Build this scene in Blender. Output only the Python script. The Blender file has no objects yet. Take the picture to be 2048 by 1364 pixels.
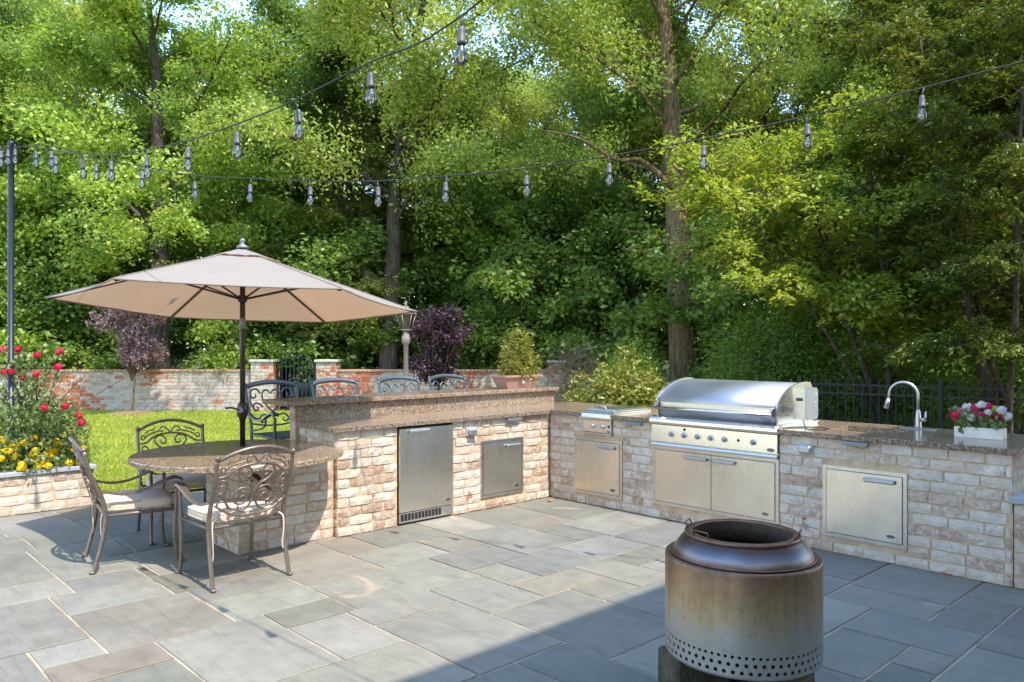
import bpy, math, random
import numpy as np
from mathutils import Vector, Matrix

random.seed(7)
PI = math.pi
scn = bpy.context.scene
C = scn.collection

# ------------------------------------------------------------------ camera, sky, sun, exposure
YAW = math.radians(46.57)
CAM = np.array([5.657, -5.903, 1.6])
FPX = 1557.0
HORIZ = 688.0
cam_d = bpy.data.cameras.new('camera')
cam_d.sensor_width = 36.0
cam_d.lens = FPX / 2048 * 36.0
cam_d.shift_y = (HORIZ - 682) / 2048
cam_d.clip_end = 2000
cam = bpy.data.objects.new('camera', cam_d)
C.objects.link(cam)
cam.location = CAM
cam.rotation_euler = (PI / 2, 0, YAW)
scn.camera = cam

SUN_SHIFT = (0.62, -0.02)          # horizontal sun vector per metre of height
SUN_EL = math.atan(1 / math.hypot(*SUN_SHIFT))
SUN_AZ = math.atan2(SUN_SHIFT[0], SUN_SHIFT[1])
world = bpy.data.worlds.new('World')
scn.world = world
world.use_nodes = True
wn = world.node_tree.nodes
bg = wn['Background']
sky = wn.new('ShaderNodeTexSky')
sky.sky_type = 'NISHITA'
sky.sun_disc = False
sky.sun_elevation = SUN_EL
sky.sun_rotation = SUN_AZ
sky.air_density = 1.3
sky.dust_density = 0.3
sky.ozone_density = 2.2
world.node_tree.links.new(sky.outputs[0], bg.inputs[0])
bg.inputs[1].default_value = 0.15
sun_d = bpy.data.lights.new('sun', 'SUN')
sun_d.energy = 2.0
sun_d.angle = math.radians(0.5)
sun_d.color = (1.0, 0.92, 0.79)
sun = bpy.data.objects.new('sun', sun_d)
C.objects.link(sun)
sun.rotation_euler = Vector((SUN_SHIFT[0], SUN_SHIFT[1], 1)).to_track_quat('Z', 'Y').to_euler()
sun.location = (10, -5, 20)
scn.view_settings.view_transform = 'Standard'
scn.view_settings.look = 'None'
scn.view_settings.gamma = 1.0
scn.view_settings.use_curve_mapping = False
scn.view_settings.exposure = 2.0

# ------------------------------------------------------------------ helpers
VW = np.array([-math.sin(YAW), math.cos(YAW), 0.0])
RT = np.array([math.cos(YAW), math.sin(YAW), 0.0])
UP = np.array([0, 0, 1.0])
def gd(x, y, D):
    """photo pixel + distance along the view axis -> world point"""
    return CAM + (VW + RT * (x - 1024) / FPX + UP * (HORIZ - y) / FPX) * D
def gdz(x, D, z=0.0):
    p = gd(x, HORIZ, D); p[2] = z
    return p

class MB:
    """collects shapes into one mesh"""
    def __init__(s): s.v = []; s.f = []; s.sm = []
    def add(s, vs, fs, smooth=False):
        o = len(s.v); s.v += [tuple(p) for p in vs]
        s.f += [tuple(i + o for i in f) for f in fs]; s.sm += [smooth] * len(fs)
        return s
    def box(s, a, b, bev=0.0):
        (x0, y0, z0), (x1, y1, z1) = a, b
        if bev <= 0:
            vs = [(x0,y0,z0),(x1,y0,z0),(x1,y1,z0),(x0,y1,z0),(x0,y0,z1),(x1,y0,z1),(x1,y1,z1),(x0,y1,z1)]
            return s.add(vs, [(0,3,2,1),(4,5,6,7),(0,1,5,4),(1,2,6,5),(2,3,7,6),(3,0,4,7)])
        # chamfered box
        k = bev; vs = []; idx = {}
        for sx in (0, 1):
            for sy in (0, 1):
                for sz in (0, 1):
                    X = (x0, x1)[sx]; Y = (y0, y1)[sy]; Z = (z0, z1)[sz]
                    dx = k * (1 - 2 * sx); dy = k * (1 - 2 * sy); dz = k * (1 - 2 * sz)
                    idx[sx, sy, sz] = len(vs)
                    vs += [(X, Y + dy, Z + dz), (X + dx, Y, Z + dz), (X + dx, Y + dy, Z)]
        I = lambda a, b, c, k: idx[a, b, c] + k
        fs = []
        for sx in (0, 1):
            q = [I(sx,0,0,0), I(sx,1,0,0), I(sx,1,1,0), I(sx,0,1,0)]; fs.append(q if sx else q[::-1])
        for sy in (0, 1):
            q = [I(0,sy,0,1), I(1,sy,0,1), I(1,sy,1,1), I(0,sy,1,1)]; fs.append(q[::-1] if sy else q)
        for sz in (0, 1):
            q = [I(0,0,sz,2), I(1,0,sz,2), I(1,1,sz,2), I(0,1,sz,2)]; fs.append(q if sz else q[::-1])
        for sx in (0, 1):
            for sy in (0, 1):
                q = [I(sx,sy,0,0), I(sx,sy,0,1), I(sx,sy,1,1), I(sx,sy,1,0)]; fs.append(q if sx == sy else q[::-1])
        for sx in (0, 1):
            for sz in (0, 1):
                q = [I(sx,0,sz,0), I(sx,1,sz,0), I(sx,1,sz,2), I(sx,0,sz,2)]; fs.append(q if sx == sz else q[::-1])
        for sy in (0, 1):
            for sz in (0, 1):
                q = [I(0,sy,sz,1), I(0,sy,sz,2), I(1,sy,sz,2), I(1,sy,sz,1)]; fs.append(q if sy == sz else q[::-1])
        for sx in (0, 1):
            for sy in (0, 1):
                for sz in (0, 1):
                    t = [I(sx,sy,sz,0), I(sx,sy,sz,1), I(sx,sy,sz,2)]
                    fs.append(t if (sx + sy + sz) % 2 else t[::-1])
        return s.add(vs, fs)
    def tube(s, pts, r, n=8, cap=True, flat=1.0):
        P = [Vector(p) for p in pts]; m = len(P)
        R = r if isinstance(r, (list, tuple)) else [r] * m
        vs = []; fs = []; a = None
        for i in range(m):
            t = (P[min(i+1, m-1)] - P[max(i-1, 0)]).normalized()
            if a is None:
                a = t.orthogonal().normalized()
            else:
                a = (a - t * a.dot(t))
                a = a.normalized() if a.length > 1e-6 else t.orthogonal().normalized()
            b = t.cross(a)
            for k in range(n):
                an = 2 * PI * k / n
                vs.append(P[i] + (a * math.cos(an) + b * math.sin(an) * flat) * R[i])
        for i in range(m - 1):
            for k in range(n):
                k2 = (k + 1) % n
                fs.append((i*n+k, i*n+k2, (i+1)*n+k2, (i+1)*n+k))
        s.add(vs, fs, True)
        if cap:
            o = len(s.v) - m * n
            s.f.append(tuple(o + k for k in range(n))[::-1]); s.sm.append(False)
            s.f.append(tuple(o + (m-1)*n + k for k in range(n))); s.sm.append(False)
        return s
    def lathe(s, prof, n=24, c=(0,0,0), smooth=True, axis='z', close=False):
        vs = []; fs = []; m = len(prof)
        for (r, z) in prof:
            for k in range(n):
                a = 2*PI*k/n
                p = (r*math.cos(a), r*math.sin(a), z)
                if axis == 'y': p = (p[0], p[2], -p[1]) if False else (r*math.cos(a), z, r*math.sin(a))
                if axis == 'x': p = (z, r*math.cos(a), r*math.sin(a))
                vs.append((p[0]+c[0], p[1]+c[1], p[2]+c[2]))
        for i in range(m-1):
            for k in range(n):
                k2 = (k+1) % n
                q = (i*n+k, i*n+k2, (i+1)*n+k2, (i+1)*n+k)
                fs.append(q[::-1] if axis == 'y' else q)
        s.add(vs, fs, smooth)
        o = len(s.v) - m*n
        for i, rev in ((0, True), (m-1, False)):
            if prof[i][0] > 1e-5 and not close:
                q = tuple(o + i*n + k for k in range(n))
                s.f.append(q[::-1] if rev != (axis == 'y') else q); s.sm.append(False)
        return s
    def sphere(s, c, r, n=10, m=7, sq=(1,1,1)):
        prof = [(max(1e-4, math.sin(PI*i/m)) * r, -math.cos(PI*i/m) * r) for i in range(m+1)]
        vs = []; fs = []
        for (rr, z) in prof:
            for k in range(n):
                a = 2*PI*k/n
                vs.append((c[0]+rr*math.cos(a)*sq[0], c[1]+rr*math.sin(a)*sq[1], c[2]+z*sq[2]))
        for i in range(m):
            for k in range(n):
                k2 = (k+1) % n
                fs.append((i*n+k, i*n+k2, (i+1)*n+k2, (i+1)*n+k))
        return s.add(vs, fs, True)
    def prism(s, poly, lo, hi, axis='x', smooth=False):
        """extrude a 2-D polygon along an axis; poly in the two other axes, in order"""
        n = len(poly)
        def P(u, v, w):
            return {'x': (w, u, v), 'y': (u, w, v), 'z': (u, v, w)}[axis]
        vs = [P(u, v, lo) for u, v in poly] + [P(u, v, hi) for u, v in poly]
        fs = [(i, (i+1) % n, n + (i+1) % n, n + i) for i in range(n)]
        s.add(vs, fs, smooth)
        o = len(s.v) - 2*n
        s.f.append(tuple(o + i for i in range(n))[::-1]); s.sm.append(False)
        s.f.append(tuple(o + n + i for i in range(n))); s.sm.append(False)
        return s
    def build(s, name, mat, parent=None, loc=None, fix=True):
        me = bpy.data.meshes.new(name)
        me.from_pydata([tuple(map(float, p)) for p in s.v], [], s.f)
        me.polygons.foreach_set('use_smooth', s.sm)
        if fix:
            import bmesh
            b = bmesh.new(); b.from_mesh(me)
            bmesh.ops.recalc_face_normals(b, faces=b.faces); b.to_mesh(me); b.free()
        me.materials.append(mat)
        return link(name, me, parent, loc)

def link(name, me, parent=None, loc=None):
    o = bpy.data.objects.new(name, me); C.objects.link(o)
    if parent is not None: o.parent = parent
    if loc is not None: o.location = loc
    return o
def np_mesh(name, V, F, mat, smooth=False):
    V = np.asarray(V, dtype=np.float32); F = np.asarray(F, dtype=np.int32)
    me = bpy.data.meshes.new(name)
    me.vertices.add(len(V)); me.vertices.foreach_set('co', V.ravel())
    k = F.shape[1]
    me.loops.add(F.size); me.loops.foreach_set('vertex_index', F.ravel())
    me.polygons.add(len(F))
    me.polygons.foreach_set('loop_start', np.arange(0, F.size, k, dtype=np.int32))
    me.polygons.foreach_set('loop_total', np.full(len(F), k, dtype=np.int32))
    if smooth: me.polygons.foreach_set('use_smooth', np.ones(len(F), dtype=bool))
    me.materials.append(mat); me.update(calc_edges=True)
    return me
def tag(o, label=None, cat=None, group=None, kind=None):
    if label: o['label'] = label
    if cat: o['category'] = cat
    if group: o['group'] = group
    if kind: o['kind'] = kind
    return o
def thing(name, label, cat, loc=(0,0,0), rz=0.0, group=None):
    o = bpy.data.objects.new(name, None); C.objects.link(o)
    o.location = loc; o.rotation_euler = (0, 0, rz); o.empty_display_size = 0.1
    return tag(o, label, cat, group)
def copy_tree(o, parent=None):
    kids = list(o.children)
    c = o.copy(); C.objects.link(c); c.parent = parent
    for k in kids: copy_tree(k, c)
    return c
def text_mesh(name, body, size, mat, parent, loc, rot, extr=0.0006, align='CENTER'):
    cu = bpy.data.curves.new(name, 'FONT'); cu.body = body; cu.size = size; cu.extrude = extr
    cu.align_x = align; cu.align_y = 'CENTER'; cu.resolution_u = 3
    t = bpy.data.objects.new(name + '_tmp', cu); C.objects.link(t)
    me = bpy.data.meshes.new_from_object(t.evaluated_get(bpy.context.evaluated_depsgraph_get()))
    bpy.data.objects.remove(t); bpy.data.curves.remove(cu)
    me.materials.clear(); me.materials.append(mat)
    o = link(name, me, parent, loc); o.rotation_euler = rot
    return o

# ------------------------------------------------------------------ materials
def s2l(*c):
    """sRGB 0-255 -> linear"""
    return tuple((x/255/12.92 if x/255 <= 0.04045 else ((x/255+0.055)/1.055)**2.4) for x in c) + (1.0,)
class NT:
    def __init__(s, name):
        s.m = bpy.data.materials.new(name); s.m.use_nodes = True
        s.t = s.m.node_tree; s.n = s.t.nodes; s.p = s.n['Principled BSDF']; s.out = s.n['Material Output']
    def new(s, typ, **kw):
        nd = s.n.new(typ)
        for k, v in kw.items(): setattr(nd, k, v)
        return nd
    def set(s, sock, v):
        if hasattr(v, 'links') or isinstance(v, bpy.types.NodeSocket): s.t.links.new(v, sock)
        else: sock.default_value = v
    def P(s, **kw):
        for k, v in kw.items(): s.set(s.p.inputs[k.replace('_', ' ')], v)
        return s
    def obj(s): return s.new('ShaderNodeTexCoord').outputs['Object']
    def pos(s): return s.new('ShaderNodeNewGeometry').outputs['Position']
    def oi(s): return s.new('ShaderNodeObjectInfo')
    def mapping(s, vec, scale=(1,1,1), rot=(0,0,0), loc=None):
        m = s.new('ShaderNodeMapping'); s.set(m.inputs['Vector'], vec); m.inputs['Scale'].default_value = scale; m.inputs['Rotation'].default_value = rot
        if loc is not None: s.set(m.inputs['Location'], loc)
        return m.outputs[0]
    def noise(s, vec, scale, detail=3, rough=0.55, dist=0.0, col=False):
        n = s.new('ShaderNodeTexNoise'); s.set(n.inputs['Vector'], vec); n.inputs['Scale'].default_value = scale
        n.inputs['Detail'].default_value = detail; n.inputs['Roughness'].default_value = rough; n.inputs['Distortion'].default_value = dist
        return n.outputs['Color' if col else 'Fac']
    def voro(s, vec, scale, feat='F1', out='Distance'):
        n = s.new('ShaderNodeTexVoronoi'); s.set(n.inputs['Vector'], vec); n.inputs['Scale'].default_value = scale; n.feature = feat
        return n.outputs[out]
    def ramp(s, fac, stops, interp='LINEAR'):
        r = s.new('ShaderNodeValToRGB'); s.set(r.inputs[0], fac); r.color_ramp.interpolation = interp
        e = r.color_ramp.elements
        while len(e) < len(stops): e.new(0.5)
        for q, (p, c) in zip(e, stops):
            q.position = p; q.color = c if len(c) == 4 else tuple(c) + (1,)
        return r.outputs[0]
    def mix(s, fac, a, b, mode='MIX'):
        m = s.new('ShaderNodeMix'); m.data_type = 'RGBA'; m.blend_type = mode
        s.set(m.inputs[0], fac); s.set(m.inputs[6], a); s.set(m.inputs[7], b)
        return m.outputs[2]
    def math(s, op, a, b=0.0, c=None, clamp=False):
        m = s.new('ShaderNodeMath'); m.operation = op; m.use_clamp = clamp
        s.set(m.inputs[0], a); s.set(m.inputs[1], b)
        if c is not None: s.set(m.inputs[2], c)
        return m.outputs[0]
    def maprange(s, v, a, b, c=0.0, d=1.0):
        m = s.new('ShaderNodeMapRange'); s.set(m.inputs[0], v)
        for i, q in enumerate((a, b, c, d)): m.inputs[1+i].default_value = q
        return m.outputs[0]
    def sep(s, vec):
        m = s.new('ShaderNodeSeparateXYZ'); s.set(m.inputs[0], vec); return m.outputs
    def bump(s, h, strength=0.3, dist=0.01):
        b = s.new('ShaderNodeBump'); s.set(b.inputs['Height'], h); b.inputs['Strength'].default_value = strength; b.inputs['Distance'].default_value = dist
        s.t.links.new(b.outputs[0], s.p.inputs['Normal']); return b.outputs[0]
M = {}
def plain(key, col, rough=0.5, metal=0.0, bumpy=0.0, bscale=40, var=0.0, **kw):
    t = NT(key); c = col if len(col) == 4 else tuple(col) + (1,)
    if var > 0:
        nz = t.noise(t.obj(), bscale * 0.35, 4, 0.6)
        d = tuple(x * (1 - var) for x in c[:3]) + (1,); l = tuple(min(1, x * (1 + var)) for x in c[:3]) + (1,)
        t.P(Base_Color=t.ramp(nz, [(0.3, d), (0.7, l)]))
    else: t.P(Base_Color=c)
    t.P(Roughness=rough, Metallic=metal, **kw)
    if bumpy > 0: t.bump(t.noise(t.obj(), bscale, 4, 0.6), bumpy, 0.004)
    M[key] = t.m
    return t.m
G = lambda v: (v, v, v, 1)

# bluestone flags: the slab's own colour comes from the object colour
t = NT('bluestone'); oi = t.oi(); pos = t.pos()
off = t.math('MULTIPLY', oi.outputs['Random'], 37.0)
comb = t.new('ShaderNodeCombineXYZ'); t.set(comb.inputs[0], off); t.set(comb.inputs[2], off)
vec = t.new('ShaderNodeVectorMath'); t.set(vec.inputs[0], pos); t.set(vec.inputs[1], comb.outputs[0]); vec = vec.outputs[0]
big = t.noise(vec, 1.3, 4, 0.55, 0.6); med = t.noise(vec, 6.0, 5, 0.65, 0.3); fine = t.noise(vec, 90, 3, 0.6)
strk = t.noise(t.mapping(vec, (1.2, 9, 1), (0, 0, 0.5)), 1.6, 5, 0.6, 1.2)
base = t.mix(1.0, oi.outputs['Color'], t.ramp(big, [(0.25, G(0.78)), (0.5, G(0.95)), (0.75, G(1.08))]), 'MULTIPLY')
base = t.mix(1.0, base, t.ramp(med, [(0.28, G(0.84)), (0.5, G(0.98)), (0.72, G(1.10))]), 'MULTIPLY')
base = t.mix(1.0, base, t.ramp(strk, [(0.26, G(0.74)), (0.42, G(0.97)), (0.75, G(1.07))]), 'MULTIPLY')
base = t.mix(1.0, base, t.ramp(fine, [(0.3, G(0.90)), (0.7, G(1.08))]), 'MULTIPLY')
rust = t.ramp(t.noise(vec, 1.7, 3, 0.5, 1.5), [(0.66, G(0)), (0.73, G(1))])
base = t.mix(t.math('MULTIPLY', rust, 0.4), base, s2l(186, 158, 132))
spots = t.ramp(t.noise(vec, 11, 2, 0.5), [(0.73, G(0)), (0.78, G(1))])
base = t.mix(t.math('MULTIPLY', spots, 0.30), base, s2l(90, 92, 95))
t.P(Base_Color=base, Roughness=t.maprange(med, 0.3, 0.7, 0.5, 0.72), Specular_IOR_Level=0.35)
h = t.math('ADD', t.math('MULTIPLY', strk, 0.7), t.math('ADD', t.math('MULTIPLY', med, 0.6), t.math('MULTIPLY', fine, 0.12)))
t.bump(h, 0.35, 0.014); M['bluestone'] = t.m

# paving / wall mortar
t = NT('mortar'); pos = t.pos(); a = t.noise(pos, 7, 5, 0.65); b = t.noise(pos, 120, 3, 0.6)
c = t.ramp(a, [(0.25, s2l(160, 136, 108)), (0.55, s2l(190, 166, 136)), (0.8, s2l(206, 188, 162))])
t.P(Base_Color=t.mix(0.4, c, t.ramp(b, [(0.3, G(0.4)), (0.7, G(0.58))]), 'OVERLAY'), Roughness=0.92)
t.bump(t.math('ADD', a, t.math('MULTIPLY', b, 0.4)), 0.6, 0.008); M['mortar'] = t.m
t = NT('paving_joint'); pos = t.pos(); a = t.noise(pos, 3.0, 5, 0.65); b = t.noise(pos, 140, 3, 0.6)
c = t.ramp(a, [(0.30, s2l(92, 84, 72)), (0.46, s2l(160, 144, 122)), (0.75, s2l(186, 170, 146))])
t.P(Base_Color=t.mix(0.4, c, t.ramp(b, [(0.3, G(0.4)), (0.7, G(0.58))]), 'OVERLAY'), Roughness=0.95)
t.bump(b, 0.5, 0.004); M['paving_joint'] = t.m

def brick_mat(key, dark, mid, pale, red, white_lo, white_hi, redprob, redscale, wgain=1.0):
    t = NT(key); oi = t.oi(); pos = t.pos()
    comb = t.new('ShaderNodeCombineXYZ'); o1 = t.math('MULTIPLY', oi.outputs['Random'], 53.0)
    for i in range(3): t.set(comb.inputs[i], o1)
    vm = t.new('ShaderNodeVectorMath'); t.set(vm.inputs[0], pos); t.set(vm.inputs[1], comb.outputs[0]); vec = vm.outputs[0]
    n1 = t.noise(vec, 17, 8, 0.74, 0.5); n2 = t.noise(vec, 55, 4, 0.65); n3 = t.noise(vec, 8, 3, 0.5)
    clay = t.ramp(oi.outputs['Random'], [(0.0, dark), (0.35, mid), (0.7, pale), (1.0, mid)])
    rp = t.noise(pos, redscale, 3, 0.5)
    rsel = t.ramp(t.math('ADD', rp, t.math('MULTIPLY', oi.outputs['Random'], 0.22)), [(redprob, G(0)), (redprob + 0.03, G(1))])
    clay = t.mix(rsel, clay, red)
    clay = t.mix(0.5, clay, t.ramp(n2, [(0.3, G(0.36)), (0.7, G(0.6))]), 'OVERLAY')
    w = t.math('ADD', n1, t.math('MULTIPLY', t.math('SUBTRACT', oi.outputs['Random'], 0.5), 0.16))
    w = t.math('SUBTRACT', w, t.math('MULTIPLY', rsel, 0.16))
    wash = t.ramp(w, [(white_lo, G(0)), (white_hi, G(1))])
    wc = t.ramp(n3, [(0.3, tuple(v*wgain for v in s2l(188, 177, 163)[:3])), (0.7, tuple(v*wgain for v in s2l(212, 204, 194)[:3]))])
    col = t.mix(t.math('MULTIPLY', wash, 0.92), clay, wc)
    fleck = t.ramp(t.noise(vec, 42, 2, 0.5), [(0.70, G(0)), (0.76, G(1))])
    col = t.mix(t.math('MULTIPLY', fleck, 0.5), col, s2l(104, 90, 84))
    t.P(Base_Color=col, Roughness=0.9, Specular_IOR_Level=0.25)
    t.bump(t.math('ADD', n1, t.math('MULTIPLY', n2, 0.5)), 0.75, 0.012); M[key] = t.m
brick_mat('brick', s2l(160, 128, 106), s2l(180, 152, 128), s2l(192, 172, 148), s2l(150, 104, 84), 0.38, 0.58, 0.86, 3.0)
brick_mat('garden_brick', s2l(154, 126, 106), s2l(170, 148, 130), s2l(180, 164, 148), s2l(164, 88, 58), 0.38, 0.54, 0.67, 0.75, 0.74)

# polished granite
t = NT('granite'); pos = t.pos()
v1 = t.voro(pos, 105, 'F1', 'Color'); v1 = t.sep(v1)[0]
v2 = t.sep(t.voro(pos, 190, 'F1', 'Color'))[1]
n = t.noise(pos, 26, 4, 0.6)
c = t.ramp(v1, [(0.0, s2l(46, 39, 36)), (0.11, s2l(66, 55, 49)), (0.17, s2l(118, 96, 78)), (0.5, s2l(148, 126, 104)), (0.78, s2l(170, 148, 124)), (0.84, s2l(186, 170, 150)), (1.0, s2l(104, 84, 70))], 'CONSTANT')
c2 = t.ramp(v2, [(0.0, s2l(46, 40, 38)), (0.12, s2l(126, 104, 84)), (0.6, s2l(148, 126, 104)), (0.9, s2l(176, 160, 142))], 'CONSTANT')
c = t.mix(0.45, c, c2); c = t.mix(0.6, c, t.ramp(n, [(0.3, G(0.36)), (0.7, G(0.6))]), 'OVERLAY')
t.P(Base_Color=c, Roughness=0.16, Specular_IOR_Level=0.45); M['granite'] = t.m
t = NT('granite_edge'); t2 = None
pos = t.pos(); v1 = t.sep(t.voro(pos, 130, 'F1', 'Color'))[0]
c = t.ramp(v1, [(0.0, s2l(66, 56, 50)), (0.16, s2l(120, 98, 80)), (0.55, s2l(148, 126, 104)), (0.85, s2l(178, 162, 144))], 'CONSTANT')
t.P(Base_Color=c, Roughness=0.6); t.bump(t.noise(pos, 60, 4, 0.7), 1.0, 0.02); M['granite_edge'] = t.m

# brushed stainless
def steel(key, col, rough, sc=(1.2, 1.2, 700)):
    t = NT(key); o = t.obj(); n = t.noise(t.mapping(o, sc), 1.0, 4, 0.6); n2 = t.noise(o, 3.5, 4, 0.6)
    t.P(Base_Color=t.mix(0.25, col, t.ramp(n2, [(0.3, G(0.42)), (0.7, G(0.58))]), 'OVERLAY'), Metallic=1.0,
        Roughness=t.math('ADD', t.maprange(n, 0.3, 0.7, rough - 0.03, rough + 0.04), t.maprange(n2, 0.35, 0.75, -0.02, 0.04)))
    t.bump(n, 0.02, 0.0005); M[key] = t.m
steel('steel', (0.72, 0.67, 0.60, 1), 0.27, (700, 700, 1.2))
steel('steel_h', (0.62, 0.60, 0.58, 1), 0.27)
steel('chrome', (0.66, 0.66, 0.67, 1), 0.20)
steel('satin_nickel', (0.50, 0.48, 0.46, 1), 0.38)
steel('pale_steel', (0.42, 0.42, 0.435, 1), 0.46)
plain('gap_black', (0.012, 0.012, 0.013), 0.6)
plain('rubber', (0.02, 0.02, 0.021), 0.65)
plain('badge_dark', (0.03, 0.03, 0.035), 0.35)
plain('badge_silver', (0.6, 0.6, 0.62), 0.25, 1.0)
plain('outlet_grey', s2l(168, 172, 178), 0.5, 0.0, 0.1, 60, 0.08)
plain('light_grey', s2l(120, 124, 130), 0.5, 0.4)
plain('bronze', s2l(122, 108, 98), 0.40, 0.65, 0.25, 120, 0.18)
plain('dark_bronze', s2l(80, 72, 66), 0.42, 0.55, 0.25, 120, 0.2)
plain('stool_metal', s2l(92, 98, 106), 0.36, 0.5, 0.15, 120, 0.15)
plain('dark_pole', s2l(52, 44, 42), 0.35, 0.3, 0.05, 80, 0.1)
plain('blue_pole', s2l(38, 42, 52), 0.4, 0.3, 0.1, 50, 0.2)
plain('iron', (0.018, 0.018, 0.019), 0.5, 0.3)
plain('gate_iron', s2l(44, 52, 58), 0.5, 0.3)
plain('cable', (0.028, 0.028, 0.03), 0.7)
plain('socket', s2l(86, 86, 90), 0.55, 0.2)
plain('lamp_paint', s2l(138, 126, 122), 0.5, 0.2, 0.1, 50, 0.12)
plain('pot', s2l(158, 122, 106), 0.6, 0.0, 0.1, 30, 0.08)
plain('soil', s2l(74, 58, 44), 0.98, 0, 0.9, 30, 0.4)
plain('mulch', s2l(120, 98, 72), 0.98, 0, 0.9, 30, 0.4)
plain('white_box', s2l(214, 206, 196), 0.7, 0, 0.2, 50, 0.1)
plain('cap_stone', s2l(150, 156, 160), 0.75, 0, 0.35, 18, 0.14)
plain('pier_cap', s2l(176, 176, 160), 0.8, 0, 0.4, 20, 0.15)
plain('coping', s2l(176, 134, 102), 0.9, 0, 0.6, 30, 0.25)
plain('house_wall', s2l(228, 218, 204), 0.9, 0, 0.3, 12, 0.05)
plain('roof_shingle', s2l(96, 90, 86), 0.9, 0, 0.5, 10, 0.2)
plain('white_trim', s2l(226, 224, 218), 0.6)
plain('dark_stem', s2l(86, 70, 52), 0.85, 0, 0.4, 40, 0.25)
plain('green_stem', s2l(92, 110, 52), 0.7, 0, 0.2, 40, 0.2)
plain('window_glass', (0.03, 0.035, 0.04), 0.06, 0.0, Specular_IOR_Level=0.6)
plain('fallen_leaf', s2l(186, 112, 58), 0.7, 0, 0.3, 60, 0.25)
# clear bulb glass
t = NT('bulb_glass'); t.P(Base_Color=(0.98, 0.97, 0.95, 1), Roughness=0.02, IOR=1.45)
t.n.remove(t.p); gl = t.new('ShaderNodeBsdfTranslucent'); gl.inputs[0].default_value = (0.85, 0.80, 0.70, 1)
tr = t.new('ShaderNodeBsdfTransparent'); gs = t.new('ShaderNodeBsdfGlossy'); gs.inputs['Roughness'].default_value = 0.05
fr = t.new('ShaderNodeFresnel'); fr.inputs[0].default_value = 2.2
mx = t.new('ShaderNodeMixShader'); mx2 = t.new('ShaderNodeMixShader'); mx2.inputs[0].default_value = 0.22
t.t.links.new(tr.outputs[0], mx2.inputs[1]); t.t.links.new(gl.outputs[0], mx2.inputs[2])
t.t.links.new(fr.outputs[0], mx.inputs[0]); t.t.links.new(mx2.outputs[0], mx.inputs[1]); t.t.links.new(gs.outputs[0], mx.inputs[2])
t.t.links.new(mx.outputs[0], t.out.inputs[0]); M['bulb_glass'] = t.m
plain('filament', s2l(196, 150, 70), 0.4, 0.6)

# fabrics with light passing through
def cloth(key, col, col2, transl, scale=260):
    t = NT(key); o = t.obj(); w = t.noise(o, scale, 2, 0.5); b = t.noise(o, 2.2, 4, 0.6)
    c = t.mix(t.ramp(b, [(0.35, G(0)), (0.7, G(1))]), col, col2)
    t.P(Base_Color=c, Roughness=0.92, Specular_IOR_Level=0.15); t.bump(t.math('ADD', w, b), 0.2, 0.006)
    if transl > 0:
        ts = t.new('ShaderNodeBsdfTranslucent'); t.set(ts.inputs[0], t.mix(1.0, c, (1.0, 0.64, 0.40, 1), 'MULTIPLY'))
        mx = t.new('ShaderNodeMixShader'); mx.inputs[0].default_value = transl
        t.t.links.new(t.p.outputs[0], mx.inputs[1]); t.t.links.new(ts.outputs[0], mx.inputs[2]); t.t.links.new(mx.outputs[0], t.out.inputs[0])
    M[key] = t.m
cloth('umbrella_cloth', s2l(168, 163, 156), s2l(174, 169, 163), 0.46)
cloth('cushion', s2l(196, 176, 156), s2l(206, 188, 170), 0.0)

# leaves
def leaf_mat(key, stops, transl=0.5, tcol=(1.25, 1.2, 0.5), rough=0.42, patch=0.35, spec=0.4, gain=2.6):
    t = NT(key); g = t.new('ShaderNodeNewGeometry'); r = g.outputs['Random Per Island']; pos = g.outputs['Position']
    n = t.noise(pos, patch * 1.6, 3, 0.55)
    f = t.math('ADD', t.math('MULTIPLY', r, 0.55), t.math('MULTIPLY', t.math('SUBTRACT', n, 0.28), 1.0), clamp=True)
    c = t.ramp(f, [(q, tuple(min(0.9, v*gain) for v in cc[:3])) for q, cc in stops])
    t.P(Base_Color=c, Roughness=rough, Specular_IOR_Level=spec)
    ts = t.new('ShaderNodeBsdfTranslucent'); t.set(ts.inputs[0], t.mix(1.0, c, tuple(tcol) + (1,), 'MULTIPLY'))
    mx = t.new('ShaderNodeMixShader'); mx.inputs[0].default_value = transl
    t.t.links.new(t.p.outputs[0], mx.inputs[1]); t.t.links.new(ts.outputs[0], mx.inputs[2]); t.t.links.new(mx.outputs[0], t.out.inputs[0])
    M[key] = t.m
leaf_mat('leaf_oak', [(0.10, (0.052, 0.076, 0.016)), (0.45, (0.120, 0.150, 0.030)), (0.8, (0.185, 0.205, 0.045)), (1.0, (0.270, 0.245, 0.065))])
leaf_mat('leaf_maple', [(0.10, (0.048, 0.084, 0.016)), (0.45, (0.108, 0.152, 0.028)), (0.8, (0.175, 0.212, 0.040)), (1.0, (0.260, 0.250, 0.055))])
leaf_mat('leaf_deep', [(0.12, (0.038, 0.068, 0.015)), (0.5, (0.076, 0.118, 0.024)), (0.9, (0.145, 0.175, 0.038))], gain=2.5)
leaf_mat('leaf_lime', [(0.1, (0.085, 0.130, 0.018)), (0.5, (0.150, 0.188, 0.028)), (0.9, (0.250, 0.250, 0.070))], gain=1.9)
leaf_mat('leaf_cypress', [(0.12, (0.040, 0.065, 0.012)), (0.5, (0.088, 0.118, 0.018)), (0.9, (0.165, 0.178, 0.030))], 0.35, gain=1.25)
leaf_mat('leaf_needle', [(0.15, (0.045, 0.068, 0.020)), (0.5, (0.075, 0.100, 0.028)), (0.9, (0.130, 0.140, 0.040))], 0.3, gain=1.7)
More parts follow.
